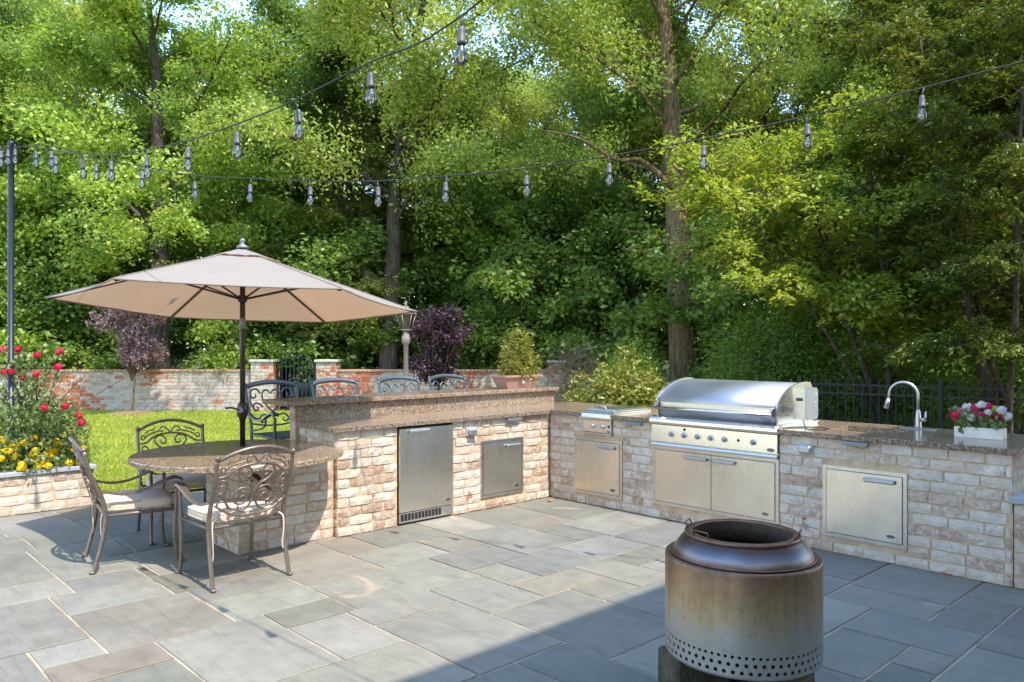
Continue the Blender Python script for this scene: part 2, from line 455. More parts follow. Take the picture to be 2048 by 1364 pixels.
leaf_mat('leaf_plum', [(0.15, (0.090, 0.045, 0.060)), (0.5, (0.150, 0.085, 0.098)), (0.9, (0.250, 0.180, 0.170))], 0.3, (1.2, 0.85, 0.85), gain=2.0)
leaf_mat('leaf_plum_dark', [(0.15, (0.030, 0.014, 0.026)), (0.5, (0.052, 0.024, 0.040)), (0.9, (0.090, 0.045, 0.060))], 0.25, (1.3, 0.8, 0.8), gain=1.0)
leaf_mat('leaf_rose', [(0.15, (0.045, 0.072, 0.024)), (0.5, (0.085, 0.118, 0.040)), (0.9, (0.15, 0.165, 0.065))], 0.35, patch=2, gain=2.0)
leaf_mat('leaf_marigold', [(0.1, (0.050, 0.088, 0.026)), (0.5, (0.090, 0.132, 0.038)), (0.9, (0.140, 0.178, 0.055))], 0.35, patch=3, gain=2.2)
leaf_mat('leaf_golden', [(0.1, (0.085, 0.110, 0.016)), (0.5, (0.165, 0.175, 0.026)), (0.9, (0.330, 0.290, 0.075))], 0.35, patch=2.4, gain=1.35)
leaf_mat('grass', [(0.1, (0.115, 0.150, 0.018)), (0.5, (0.170, 0.198, 0.026)), (0.9, (0.240, 0.245, 0.045))], 0.35, (1.15, 1.1, 0.5), patch=0.9, gain=2.1)
leaf_mat('dry_twig', [(0.1, (0.12, 0.09, 0.06)), (0.5, (0.18, 0.14, 0.095)), (0.9, (0.26, 0.21, 0.15))], 0.1, (1, 1, 1), gain=1.0)
def petal_mat(key, a, b):
    leaf_mat(key, [(0.1, a), (0.9, b)], 0.3, (1.1, 1.0, 0.95), 0.6, 4, gain=1.0)
petal_mat('petal_yellow', (0.82, 0.62, 0.015), (0.92, 0.78, 0.05))
petal_mat('petal_red', (0.60, 0.015, 0.07), (0.74, 0.06, 0.14))
petal_mat('petal_magenta', (0.62, 0.010, 0.13), (0.75, 0.06, 0.26))
petal_mat('petal_pink', (0.72, 0.10, 0.32), (0.84, 0.26, 0.45))
petal_mat('petal_white', (0.66, 0.62, 0.64), (0.82, 0.80, 0.80))
petal_mat('petal_lime', (0.30, 0.42, 0.03), (0.5, 0.58, 0.10))

def bark_mat(key, a, b, c):
    t = NT(key); o = t.obj(); n = t.noise(t.mapping(o, (9, 9, 1.4)), 2.2, 5, 0.7, 0.5); n2 = t.noise(o, 1.3, 3, 0.5)
    col = t.ramp(n, [(0.3, a), (0.5, b), (0.72, c)]); col = t.mix(0.4, col, t.ramp(n2, [(0.3, G(0.38)), (0.7, G(0.6))]), 'OVERLAY')
    t.P(Base_Color=col, Roughness=0.95, Specular_IOR_Level=0.15); t.bump(n, 0.9, 0.05); M[key] = t.m
bark_mat('bark', s2l(66, 52, 36), s2l(114, 94, 68), s2l(152, 132, 102))
bark_mat('bark_dark', s2l(50, 44, 38), s2l(84, 74, 64), s2l(112, 100, 86))

# ground
t = NT('woodland_floor'); pos = t.pos(); a = t.noise(pos, 0.8, 5, 0.65); b = t.noise(pos, 18, 4, 0.6)
c = t.ramp(a, [(0.3, s2l(52, 54, 28)), (0.5, s2l(82, 74, 48)), (0.7, s2l(62, 78, 34))])
t.P(Base_Color=t.mix(0.6, c, t.ramp(b, [(0.3, G(0.34)), (0.7, G(0.62))]), 'OVERLAY'), Roughness=1.0); t.bump(b, 0.8, 0.03); M['woodland_floor'] = t.m
t = NT('lawn'); pos = t.pos(); a = t.noise(pos, 0.9, 4, 0.6); b = t.noise(pos, 70, 3, 0.6)
c = t.ramp(a, [(0.3, (0.10, 0.155, 0.016, 1)), (0.7, (0.17, 0.215, 0.026, 1))])
t.P(Base_Color=t.mix(0.6, c, t.ramp(b, [(0.3, G(0.34)), (0.7, G(0.62))]), 'OVERLAY'), Roughness=0.95); t.bump(b, 0.7, 0.02); M['lawn'] = t.m
# mossy concrete
t = NT('moss_block'); pos = t.pos(); a = t.noise(pos, 9, 5, 0.65); b = t.noise(pos, 60, 4, 0.6)
c = t.ramp(a, [(0.3, s2l(44, 44, 24)), (0.5, s2l(66, 60, 42)), (0.7, s2l(92, 84, 66))])
t.P(Base_Color=t.mix(0.6, c, t.ramp(b, [(0.3, G(0.3)), (0.7, G(0.62))]), 'OVERLAY'), Roughness=0.98); t.bump(t.math('ADD', a, b), 0.8, 0.012); M['moss_block'] = t.m
# fire-tinted steel drum (heat colours the top)
t = NT('heat_steel'); o = t.obj(); z = t.sep(o)[2]
n = t.noise(t.mapping(o, (7, 7, 1.2)), 1.6, 5, 0.6); n2 = t.noise(o, 26, 4, 0.65); vs = t.noise(t.mapping(o, (60, 60, 1.5)), 1.0, 3, 0.6)
f = t.math('ADD', t.maprange(z, 0.05, 0.43, 0.0, 1.0), t.math('ADD', t.math('MULTIPLY', t.math('SUBTRACT', n, 0.5), 0.75), t.math('ADD', t.math('MULTIPLY', t.math('SUBTRACT', vs, 0.5), 0.5), t.math('MULTIPLY', t.math('SUBTRACT', n2, 0.5), 0.35))))
c = t.ramp(f, [(0.0, s2l(172, 168, 164)), (0.30, s2l(166, 160, 152)), (0.46, s2l(164, 148, 122)), (0.72, s2l(142, 118, 90)), (1.0, s2l(114, 90, 74))])
c = t.mix(0.35, c, t.ramp(vs, [(0.3, G(0.38)), (0.7, G(0.6))]), 'OVERLAY')
sc = t.ramp(t.noise(o, 14, 5, 0.7, 0.8), [(0.60, G(0)), (0.70, G(1))]); c = t.mix(t.math('MULTIPLY', sc, 0.45), c, s2l(86, 62, 44))
t.P(Base_Color=c, Metallic=0.82, Roughness=t.math('ADD', 0.36, t.math('MULTIPLY', n2, 0.2))); t.bump(t.math('ADD', n2, vs), 0.12, 0.003); M['heat_steel'] = t.m
t = NT('heat_ring'); o = t.obj(); z = t.sep(o)[2]; n = t.noise(o, 5, 3, 0.5)
f = t.math('ADD', t.maprange(z, 0.44, 0.55, 0.0, 1.0), t.math('MULTIPLY', t.math('SUBTRACT', n, 0.5), 0.35))
c = t.ramp(f, [(0.0, s2l(110, 84, 70)), (0.14, s2l(140, 132, 128)), (0.30, s2l(96, 98, 114)), (0.48, s2l(78, 66, 62)), (1.0, s2l(96, 76, 64))])
w = t.new('ShaderNodeTexWave'); w.inputs['Scale'].default_value = 120; w.bands_direction = 'Z'; t.set(w.inputs['Vector'], o)
t.P(Base_Color=c, Metallic=0.85, Roughness=0.34); t.bump(w.outputs['Fac'], 0.25, 0.002); M['heat_ring'] = t.m
plain('burnt_ring', s2l(120, 88, 72), 0.42, 0.8, 0.15, 60, 0.25)
plain('soot', (0.02, 0.016, 0.014), 0.9)
plain('burnt_mesh', s2l(104, 92, 78), 0.6, 0.6, 0.8, 220, 0.35)
# ------------------------------------------------------------------ setting: ground, lawn, patio
def sheet(name, x0, x1, y0, y1, z, mat, kind='structure', thick=0.02):
    o = MB().box((x0, y0, z - thick), (x1, y1, z)).build(name, M[mat])
    return tag(o, kind=kind)
sheet('ground', -220, 220, -220, 220, -0.03, 'woodland_floor')
lawn_pts = [gdz(-900, 18.9), gdz(690, 18.9), gdz(1080, 18.9)]
lawn = MB(); a, b = gdz(-900, 18.75), gdz(1120, 18.75)
lawn.add([(a[0], a[1], -0.012), (-2.9, -14, -0.012), (-2.83, 3.2, -0.012), (-1.0, 3.2, -0.012), (b[0], b[1], -0.012)][::1], [(0, 1, 2, 3, 4)])
tag(lawn.build('lawn', M['lawn']), kind='structure')

U = 0.1524
patio = tag(MB().box((-18.5*U, -56*U, -0.05), (48*U, -0.0, -0.007)).box((-18.5*U, 0.0, -0.05), (-0.8, 20*U, -0.007)).build('patio', M['paving_joint']), kind='structure')
GREEN = (150, 160, 155); BLUE = (140, 152, 162); GREY = (166, 167, 165); TAN = (176, 158, 142); OLIVE = (152, 152, 138); PALE = (172, 175, 175); WARM = (170, 166, 158); DEEP = (126, 142, 158); LAV = (154, 162, 166)
ST = [(.5,3.5,-30.5,-26.5,GREEN),(3.5,8.5,-30.5,-26,WARM),(.5,6.5,-36.5,-30.5,GREY),(6.5,8.5,-32.5,-30.5,PALE),(6.5,11,-37,-32.5,PALE),
 (8.5,10.5,-32.5,-29,(172,150,134)),(10.5,14.5,-32.5,-29,GREEN),(8.5,14.5,-29,-25,GREY),(8.5,10.5,-25,-22,OLIVE),(10.5,14.5,-25,-22.5,PALE),
 (5.5,8.5,-26,-22,GREEN),(3.5,5.5,-26,-22,PALE),(.5,3.5,-26.5,-22,OLIVE),(6.5,10.5,-22,-15.5,GREY),(0,6.5,-22,-18,WARM),
 (0,3.5,-18,-16,TAN),(0,3.5,-16,-11.5,GREEN),(3.5,6.5,-18,-14,GREEN),(3.5,6.5,-14,-11.5,OLIVE),(6.5,9.5,-15.5,-11.5,BLUE),
 (9.5,12.5,-15.5,-13.5,WARM),(9.5,12.5,-13.5,-9.5,BLUE),(9.5,12.5,-9.5,-5.5,BLUE),(4,9.5,-11.5,-7.5,PALE),(6,9.5,-7.5,-5.5,PALE),
 (4,6,-7.5,-4,TAN),(0,4,-11.5,-8.5,PALE),(0,4,-8.5,-4,GREEN),(0,6,-4,0,GREEN),(6,10,-5.5,0,PALE),(10,13,-5.5,0,BLUE),
 (10.5,14.5,-18.5,-15.5,GREEN),(10.5,12.5,-22.5,-18.5,GREY),(12.5,18.5,-22.5,-18.5,GREY),(12.5,14.5,-15.5,-11.5,(182,170,156)),
 (12.5,16.5,-11.5,-9,WARM),(12.5,14.5,-9,-5.5,OLIVE),(14.5,16.5,-14,-11.5,WARM),(14.5,20.5,-18.5,-14,PALE),(16.5,20.5,-14,-9,DEEP),
 (18.5,24.5,-21,-18.5,DEEP),(18.5,23,-26,-21,LAV),(14.5,18.5,-28,-22.5,WARM),(22.5,26.5,-4.5,0,LAV),(22.5,26.5,-7,-4.5,PALE),
 (20.5,22.5,-7,-4,BLUE),(18.5,22.5,-4,0,BLUE),(26.5,31,-2.5,0,BLUE),(26.5,28.5,-7,-2.5,PALE),(24.5,28.5,-10,-7,DEEP),(20.5,24.5,-11,-7,LAV),
 (24.5,27,-14,-10,BLUE),(27,28.5,-12,-10,PALE),(28.5,33,-8.5,-2.5,LAV),(28.5,34,-14,-8.5,BLUE),(20.5,24.5,-14,-11,BLUE),(20.5,24.5,-18.5,-14,LAV),
 (24.5,28.5,-18,-14,BLUE),(27,28.5,-14,-12,BLUE),(16.5,20.5,-9,-4,PALE),(14.5,16.5,-9,-4,GREY),(13,18.5,-4,0,PALE),(13,14.5,-5.5,-4,GREY),
 (-8.5,-4.5,-29.5,-25.5,GREEN),(-4.5,-1.5,-29.5,-26,GREY),(-1.5,.5,-29.5,-26.5,BLUE),(-8.5,-2.5,-34,-29.5,GREEN),(-2.5,.5,-34,-29.5,PALE),
 (-12.5,-8.5,-29,-25.5,OLIVE),(-12.5,-8.5,-35,-29,GREEN),(-18.5,-12.5,-29.5,-26,BLUE),(-18.5,-12.5,-35,-29.5,PALE),(-14.5,-8.5,-25.5,-22,LAV),(-8.5,-4.5,-25.5,-22,BLUE),(-4.5,.5,-26,-22,GREY)]
# fill what is left of the terrace with random rectangular flags
res = 0.5
gx0, gy0 = -18.5, -56.0
NX, NY = int((48 + 18.5) / res), int((20 + 56) / res)
occ = np.zeros((NX, NY), bool)
for ix in range(NX):
    x = gx0 + ix * res
    if x >= -5.5: occ[ix, int((0 - gy0) / res):] = True
for s in ST:
    occ[int(round((s[0]-gx0)/res)):int(round((s[1]-gx0)/res)), int(round((s[2]-gy0)/res)):int(round((s[3]-gy0)/res))] = True
rnd = random.Random(11); PALS = [GREEN, BLUE, GREY, PALE, WARM, LAV, GREEN, BLUE, GREY, OLIVE, TAN]
for iy in range(NY):
    for ix in range(NX):
        if occ[ix, iy]: continue
        far = iy * res + gy0 < -38
        w = rnd.choice([10, 12, 14]) if far else rnd.choice([4, 6, 8, 10]); h = rnd.choice([8, 10, 12]) if far else rnd.choice([4, 5, 7, 8])
        w0 = 0
        while w0 < w and ix + w0 < NX and not occ[ix + w0, iy]: w0 += 1
        rest = 0
        while ix + w0 + rest < NX and not occ[ix + w0 + rest, iy] and rest < 3: rest += 1
        if rest < 3: w0 += rest
        h0 = 0
        while h0 < h and iy + h0 < NY and not occ[ix:ix + w0, iy + h0].any(): h0 += 1
        if iy + h0 < NY and h0 < NY:
            ok = 0
            while ok < 3 and iy + h0 + ok < NY and not occ[ix:ix + w0, iy + h0 + ok].any(): ok += 1
            if ok < 3: h0 += ok
        occ[ix:ix + w0, iy:iy + h0] = True
        ST.append((gx0 + ix*res, gx0 + (ix+w0)*res, gy0 + iy*res, gy0 + (iy+h0)*res, rnd.choice(PALS)))
for (x0, x1, y0, y1, col) in ST:
    j = 0.0068 + rnd.random() * 0.0025
    X0, X1, Y0, Y1 = x0*U + j, x1*U - j, y0*U + j, y1*U - j
    zt = rnd.uniform(-0.0015, 0.0025)
    # slightly uneven hand-cut outline with a chamfered rim
    ring = []
    def edge(ax, ay, bx_, by_, n=3):
        for k in range(n):
            f = k / n; w = rnd.uniform(-0.0025, 0.0025) if k else 0
            dx, dy = bx_ - ax, by_ - ay; L = math.hypot(dx, dy)
            ring.append((ax + dx*f - dy/L*w, ay + dy*f + dx/L*w))
    edge(X0, Y0, X1, Y0); edge(X1, Y0, X1, Y1); edge(X1, Y1, X0, Y1); edge(X0, Y1, X0, Y0)
    cx, cy = (X0+X1)/2, (Y0+Y1)/2; n = len(ring)
    inn = [(p[0] + (0.004 if p[0] < cx else -0.004), p[1] + (0.004 if p[1] < cy else -0.004)) for p in ring]
    vs = [(p[0]-cx, p[1]-cy, -0.03) for p in ring] + [(p[0]-cx, p[1]-cy, zt - 0.003) for p in ring] + [(p[0]-cx, p[1]-cy, zt) for p in inn]
    fs = [(r*n+i, r*n+(i+1) % n, (r+1)*n+(i+1) % n, (r+1)*n+i) for r in (0, 1) for i in range(n)] + [tuple(2*n+i for i in range(n))]
    o = MB().add(vs, fs).build('flagstone', M['bluestone'], patio, (cx, cy, 0), fix=False)
    v = rnd.uniform(0.90, 1.06)
    c = s2l(*[(0.19*q + 0.81*m_ - 39) * v + rnd.uniform(-1, 1) for q, m_ in zip(col, (166, 162, 150))]); o.color = c

# ------------------------------------------------------------------ masonry
BRICKS = []
for k in range(10):
    r = random.Random(100 + k); vs = []; nx, nz = 5, 3
    for i in range(nx):
        for j in range(nz):
            u = -0.5 + i/(nx-1); w = j/(nz-1)
            e = (i in (0, nx-1)) + (j in (0, nz-1))
            y = (0.0 if e == 0 else (0.0022 if e == 1 else 0.0065)) + r.uniform(-0.003, 0.002)
            du = r.uniform(-0.012, 0.012) if i in (0, nx-1) else r.uniform(-0.04, 0.04); dw = r.uniform(-0.03, 0.03)
            if e == 2: du -= math.copysign(0.010, u); dw -= math.copysign(0.03, w-0.5)
            vs.append((u + du*0.6, y, w + dw))
    I = lambda i, j: i*nz + j
    fs = [(I(i,j), I(i+1,j), I(i+1,j+1), I(i,j+1)) for i in range(nx-1) for j in range(nz-1)]
    rim = [I(i,0) for i in range(nx)] + [I(nx-1,j) for j in range(1,nz)] + [I(i,nz-1) for i in range(nx-2,-1,-1)] + [I(0,j) for j in range(nz-2,0,-1)]
    o = len(vs)
    vs += [(vs[q][0], 0.05, vs[q][2]) for q in rim]
    m = len(rim); fs += [(rim[(i+1) % m], rim[i], o+i, o+(i+1) % m) for i in range(m)]
    me = bpy.data.meshes.new('brick'); me.from_pydata(vs, [], fs); me.materials.append(None)
    for p in me.polygons: p.use_smooth = False
    BRICKS.append(me)
BMESH = {}
def brick_mesh(k, mat):
    if (k, mat) not in BMESH:
        me = BRICKS[k].copy(); me.materials.clear(); me.materials.append(M[mat]); BMESH[k, mat] = me
    return BMESH[k, mat]
def rects_minus(u0, u1, w0, w1, holes):
    """grid-decompose a rectangle minus holes, merged along w"""
    us = sorted({u0, u1} | {min(max(h[i], u0), u1) for h in holes for i in (0, 1)})
    out = []
    for a, b in zip(us, us[1:]):
        m = (a+b)/2; blk = sorted((max(h[2], w0), min(h[3], w1)) for h in holes if h[0] < m < h[1])
        w = w0
        for (p, q) in blk:
            if p > w + 1e-6: out.append((a, b, w, p))
            w = max(w, q)
        if w < w1 - 1e-6: out.append((a, b, w, w1))
    return out
def lay_bricks(parent, origin, rz, length, z0, height, mat='brick', holes=(), bl=0.216, joint=0.012, course=0.0795, seed=1, phase=0.0, proud=0.0, limit=None, keep=None):
    """running-bond bricks on a vertical face; the face runs along local +x from origin, its outside is local -y"""
    r = random.Random(seed); rows = max(1, round(height / course)); ch = height / rows; n = 0
    cs, sn = math.cos(rz), math.sin(rz); mod = bl + joint
    for j in range(rows):
        za, zb = z0 + j*ch, z0 + (j+1)*ch; zm = (za+zb)/2
        iv = [(0.0, length)]
        for (a, b, c, d) in holes:
            if min(zb, d) - max(za, c) > 0.35*ch:
                nv = []
                for (p, q) in iv:
                    if b <= p or a >= q: nv.append((p, q)); continue
                    if a - p > 0.03: nv.append((p, a))
                    if q - b > 0.03: nv.append((b, q))
                iv = nv
        for (p, q) in iv:
            x = -((j % 2) * 0.5 + phase + r.uniform(-0.04, 0.04)) % 1.0 * mod - mod
            while x < q:
                L = bl * r.choice((1, 1, 1, 1, 1, 0.97, 1.03, 0.5)); a = max(x, p + 0.004); b = min(x + L, q - 0.004)
                x += L + joint
                if b - a < 0.03: continue
                if keep and not keep((a+b)/2, zm): continue
                o = bpy.data.objects.new('brick', brick_mesh(r.randrange(10), mat)); C.objects.link(o); o.parent = parent
                u = (a+b)/2; pr = -proud - 0.003 + r.uniform(-0.003, 0.003)
                o.location = (origin[0] + cs*u - sn*pr, origin[1] + sn*u + cs*pr, za + joint*0.5 + r.uniform(-0.0015, 0.0015))
                o.rotation_euler = (r.uniform(-0.012, 0.012), r.uniform(-0.006, 0.006), rz)
                o.scale = (b - a, 1, ch - joint); n += 1
    return n

def pxB(x):     # photo column -> metres along the grill wall (plane y = 0)
    d = VW + RT * (x - 1024) / FPX
    return CAM[0] + d[0] * (0 - CAM[1]) / d[1]

CT0, CT1 = 0.874, 0.914
# --- bar run (left arm of the L)
bar = thing('bar_counter', 'whitewashed brick counter with raised speckled granite bar along its back', 'counter')
FR = (-1.935, -1.310); DA = (-0.962, -0.398)
holesA = [(FR[0]+2.53, FR[1]+2.53, 0.0, CT0), (DA[0]+2.53, DA[1]+2.53, 0.108, 0.662)]
core = MB()
for (a, b, c, d) in rects_minus(0, 2.53, 0, CT0, holesA): core.box((-0.40, -2.53+a, c), (-0.006, -2.53+b, d))
core.box((-0.64, -2.525, 0), (-0.402, 0.90, CT0 - 0.002)).box((-0.74, -2.57, 0), (-0.642, 0.70, 1.06))
core.build('mortar_core', M['mortar'], bar)
lay_bricks(bar, (0, -2.53, 0), PI/2, 2.53, 0, CT0, holes=holesA, seed=3)
lay_bricks(bar, (-0.74, -2.53, 0), 0, 0.738, 0.0, CT0, seed=4, proud=0.004)
lay_bricks(bar, (-0.745, -2.57, 0), 0, 0.10, CT1, 0.146, seed=5, course=0.073, proud=0.004)
slab = MB()
slab.box((-0.60, -2.585, CT0), (0.036, -0.042, CT1), 0.003); slab.build('countertop', M['granite'], bar)
MB().box((0.0362, -2.584, CT0+0.002), (0.041, -0.043, CT1-0.004)).box((-0.6, -2.5905, CT0+0.002), (0.041, -2.5852, CT1-0.004)).build('counter_edge', M['granite_edge'], bar)
MB().box((-0.640, -2.56, CT1 + 0.0005), (-0.6005, 0.695, 1.0595)).build('backsplash', M['granite'], bar)
MB().box((-1.02, -2.70, 1.0602), (-0.555, 0.74, 1.100), 0.004).build('bar_top', M['granite'], bar)
# --- grill run (right arm of the L)
gc = thing('grill_counter', 'whitewashed brick counter holding the grill and sink, speckled granite top', 'counter')
SB = (0.474, 0.846); SD = (0.345, 0.962); GR = (1.318, 2.567); D2 = (2.930, 3.550); XE = 4.205
holesB = [(SB[0], SB[1], 0.70, 1.0), (SD[0], SD[1], 0.104, 0.664), (GR[0], GR[1], 0.128, 1.0), (D2[0], D2[1], 0.122, 0.668)]
core = MB()
for (a, b, c, d) in rects_minus(0, XE, 0, CT0, holesB): core.box((a, 0.006, c), (b, 0.24, d))
SINK = (2.84, 3.36, 0.26, 0.66)
for (a, b, c, d) in rects_minus(-0.39, XE - 0.006, 0.242, 0.93, [(SB[0], SB[1], 0.242, 0.62), (GR[0], GR[1], 0.242, 0.72), SINK]): core.box((a, c, 0), (b, d, CT0 - 0.002))
core.build('mortar_core', M['mortar'], gc)
lay_bricks(gc, (0, 0, 0), 0, XE, 0, CT0, holes=holesB, seed=9, phase=0.3)
lay_bricks(gc, (XE, 0.0, 0), PI/2, 0.93, 0.6, CT0-0.6, seed=10)
lay_bricks(gc, (XE, 0.935, 0), PI, 1.6, 0, CT0, seed=12)
slab = MB()
for (a, b, c, d) in rects_minus(-0.60, XE + 0.036, -0.036, 0.97, [(SB[0], SB[1], -0.05, 0.60), (GR[0], GR[1], -0.05, 0.70), SINK, (-0.7, 0.036, -0.05, -0.0415)]): slab.box((a, c, CT0), (b, d, CT1))
slab.build('countertop', M['granite'], gc)
for (a, b) in ((0.042, SB[0]), (SB[1], GR[0]), (GR[1], XE + 0.036)): MB().box((a, -0.041, CT0+0.002), (b, -0.0362, CT1-0.004)).build('counter_edge', M['granite_edge'], gc)
MB().box((XE+0.0362, -0.041, CT0+0.002), (XE+0.041, 0.97, CT1-0.004)).build('counter_edge', M['granite_edge'], gc)
# --- round table pier + top
tb = thing('dining_table', 'round speckled granite table on a brick pier joined to the bar end', 'table')
MB().box((-0.66, -3.35, 0), (-0.050, -2.54, 0.718)).build('mortar_core', M['mortar'], tb)
lay_bricks(tb, (-0.044, -3.356, 0), PI/2, 0.815, 0, 0.718, seed=21)
lay_bricks(tb, (-0.66, -3.356, 0), 0, 0.612, 0, 0.718, seed=22)
lay_bricks(tb, (-0.666, -2.54, 0), -PI/2, 0.81, 0, 0.718, seed=23)
TC = (-0.22, -3.26); TR = 0.79
poly = []
for k in range(72):
    a = 2*PI*k/72; x, y = TC[0] + TR*math.cos(a), TC[1] + TR*math.sin(a)
    poly.append((x, min(y, -2.60)))
top = MB(); n = len(poly); rr = random.Random(5)
lo = [(p[0]+rr.uniform(-.004,.004), p[1]+rr.uniform(-.004,.004)) for p in poly]
vs = [(p[0], p[1], 0.722) for p in lo] + [(p[0]*1.0, p[1], 0.75) for p in lo] + [(TC[0]+(p[0]-TC[0])*0.992, TC[1]+(p[1]-TC[1])*0.992, 0.76) for p in poly]
top.add(vs, [(r*n+i, r*n+(i+1) % n, (r+1)*n+(i+1) % n, (r+1)*n+i) for r in (0,1) for i in range(n)] + [tuple(2*n+i for i in range(n)), tuple(range(n))[::-1]])
top.build('table_top', M['granite'], tb)
# --- raised flower bed at the lawn edge
bed = thing('raised_planter', 'low whitewashed brick planter with bluestone cap beside the lawn', 'planter')
PX = -2.82
MB().box((-4.9, -9.0, 0), (PX-0.006, -3.606, 0.362)).build('mortar_core', M['mortar'], bed)
lay_bricks(bed, (PX, -6.2, 0), PI/2, 2.6, 0, 0.362, seed=31, course=0.09, phase=0.2)
lay_bricks(bed, (PX, -3.6, 0), PI, 2.0, 0, 0.362, seed=32, course=0.09)
cap = MB()
for (a, b) in ((-9.0, -6.8), (-6.79, -5.3), (-5.29, -4.45), (-4.44, -3.58)):
    MB().box((PX-0.27, a, 0.3625), (PX+0.025, b, 0.400), 0.004).build('cap_stone', M['cap_stone'], bed)
for (a, b) in ((-4.9, -4.0), (-3.99, -3.095)):
    MB().box((a, -3.86, 0.3625), (b, -3.58, 0.400), 0.004).build('cap_stone', M['cap_stone'], bed)
MB().box((-4.88, -8.98, 0.3622), (PX-0.275, -3.865, 0.385)).build('soil', M['soil'], bed)
# --- low seat wall meeting the right end of the grill run
sw = thing('seat_wall', 'low brick seat wall with bluestone cap at the end of the grill counter', 'wall')
MB().box((XE+0.006, 0.008, 0), (7.2, 0.40, 0.555)).build('mortar_core', M['mortar'], sw)
lay_bricks(sw, (XE+0.004, 0.002, 0), 0, 2.9, 0, 0.555, seed=42)
MB().box((XE-0.006, -0.035, 0.556), (7.2, 0.43, 0.600), 0.005).build('cap_stone', M['cap_stone'], sw)

# --- garden wall, piers and gate at the edge of the wood
WD = 18.7; wrz = YAW
def garden_wall(x0, x1, label, seed, zt=0.93):
    w = thing('garden_wall', label, 'wall')
    a, b = gdz(x0, WD), gdz(x1, WD); L = float(np.linalg.norm(b-a)); nrm = VW
    core = MB(); q = [a + VW*0.006, b + VW*0.006, b + VW*0.28, a + VW*0.28]
    core.add([tuple(p[:2]) + (0,) for p in q] + [tuple(p[:2]) + (zt,) for p in q], [(0,3,2,1),(4,5,6,7),(0,1,5,4),(1,2,6,5),(2,3,7,6),(3,0,4,7)])
    core.build('mortar_core', M['mortar'], w)
    lay_bricks(w, a, wrz, L, 0, zt, 'garden_brick', bl=0.225, joint=0.010, course=0.085, seed=seed)
    n = max(2, int(L / 0.105)); st = L / n; base = MB()
    me = MB().box((0.004, -0.03, zt), (st-0.004, 0.31, zt+0.055), 0.008)
    for k in range(n):
        p = a + RT*(k*st)
        o = me.build('coping_brick', M['coping'], w, (p[0], p[1], 0)) if k == 0 else link('coping_brick', o.data, w, (p[0], p[1], 0))
        o.rotation_euler = (0, 0, wrz)
    return w
garden_wall(-330, 500.5, 'weathered white brick garden wall with red patches, planter side of the gate', 51)
garden_wall(673.5, 1098, 'white brick garden wall running behind the bar stools past the gate', 52)
def pier(x0, x1, label, seed, h=1.17, D=WD-0.12):
    w = thing('gate_pier', label, 'pier'); a, b = gdz(x0, D), gdz(x1, D); L = float(np.linalg.norm(b-a))
    w.location = a; w.rotation_euler = (0, 0, wrz)
    MB().box((0.006, 0.006, 0), (L-0.006, 0.54, h)).build('mortar_core', M['mortar'], w)
    for (o, rz, ll) in (((0,0,0), 0, L), ((L,0,0), PI/2, 0.546), ((0,0.546,0), -PI/2, 0.546)):
        lay_bricks(w, o, rz, ll, 0, h, 'garden_brick', joint=0.010, course=0.085, seed=seed); seed += 1
    MB().box((-0.04, -0.04, h), (L+0.04, 0.59, h+0.055), 0.008).build('cap', M['pier_cap'], w)
pier(501, 547, 'square white brick gate pier on the planter side of the iron gate', 61)
pier(632, 673, 'square white brick gate pier on the bar side of the iron gate', 65)
pier(1098, 1131, 'weathered grey brick pier at the far end of the garden wall, behind shrubs', 69, 1.15)
garden_wall(1131.5, 1335, 'short brick wall stretch behind the golden shrub', 53)
g = thing('garden_gate', 'dark wrought-iron gate with arched top between two brick piers', 'gate'); ga = gdz(548.5, WD); gb = gdz(631, WD); GL = float(np.linalg.norm(gb-ga))
g.location = ga; g.rotation_euler = (0, 0, wrz)
fr = MB(); fr.box((0.02, 0.1, 0.04), (0.06, 0.14, 1.15)).box((GL-0.06, 0.1, 0.04), (GL-0.02, 0.14, 1.15)).box((0.06, 0.105, 0.09), (GL-0.06, 0.135, 0.12)).box((0.06, 0.105, 0.62), (GL-0.06, 0.135, 0.65))
arch = [(0.04 + (GL-0.08)*k/14, 0.12, 1.13 + 0.17*math.sin(PI*k/14)) for k in range(15)]
fr.tube(arch, 0.018, 6); fr.build('frame', M['gate_iron'], g)
for k in range(1, 9):
    x = 0.06 + (GL-0.12)*k/9
    MB().box((x-0.008, 0.112, 0.12), (x+0.008, 0.128, 1.10 + 0.17*math.sin(PI*(x-0.04)/(GL-0.08)) + 0.13)).build('picket', M['gate_iron'], g)
MB().box((GL-0.2, 0.085, 0.66), (GL-0.06, 0.10, 0.78)).build('lock_box', M['gate_iron'], g)
# iron fence behind the sink
f1, f2 = gdz(1600, 11.2), gdz(2230, 9.0); fl = float(np.linalg.norm(f2-f1)); frz = math.atan2(f2[1]-f1[1], f2[0]-f1[0])
fe = thing('iron_fence', 'black iron picket fence in the trees behind the sink', 'fence', tuple(f1), frz)
MB().box((0, -0.012, 0.16), (fl, 0.012, 0.19)).build('rail', M['iron'], fe); MB().box((0, -0.012, 0.90), (fl, 0.012, 0.93)).build('rail', M['iron'], fe); MB().box((0, -0.012, 1.02), (fl, 0.012, 1.05)).build('rail', M['iron'], fe)
n = int(fl / 0.105); pk = None
for k in range(n + 1):
    x = k * fl / n
    if pk is None: pk = MB().box((-0.009, -0.0121, 0.03), (0.009, 0.0121, 1.12)).build('picket', M['iron'], fe)
    else: link('picket', pk.data, fe, (x, 0, 0))
for x in (0.0, fl*0.5, fl): MB().box((x-0.03, -0.03, 0), (x+0.03, 0.03, 1.15)).build('post', M['iron'], fe)

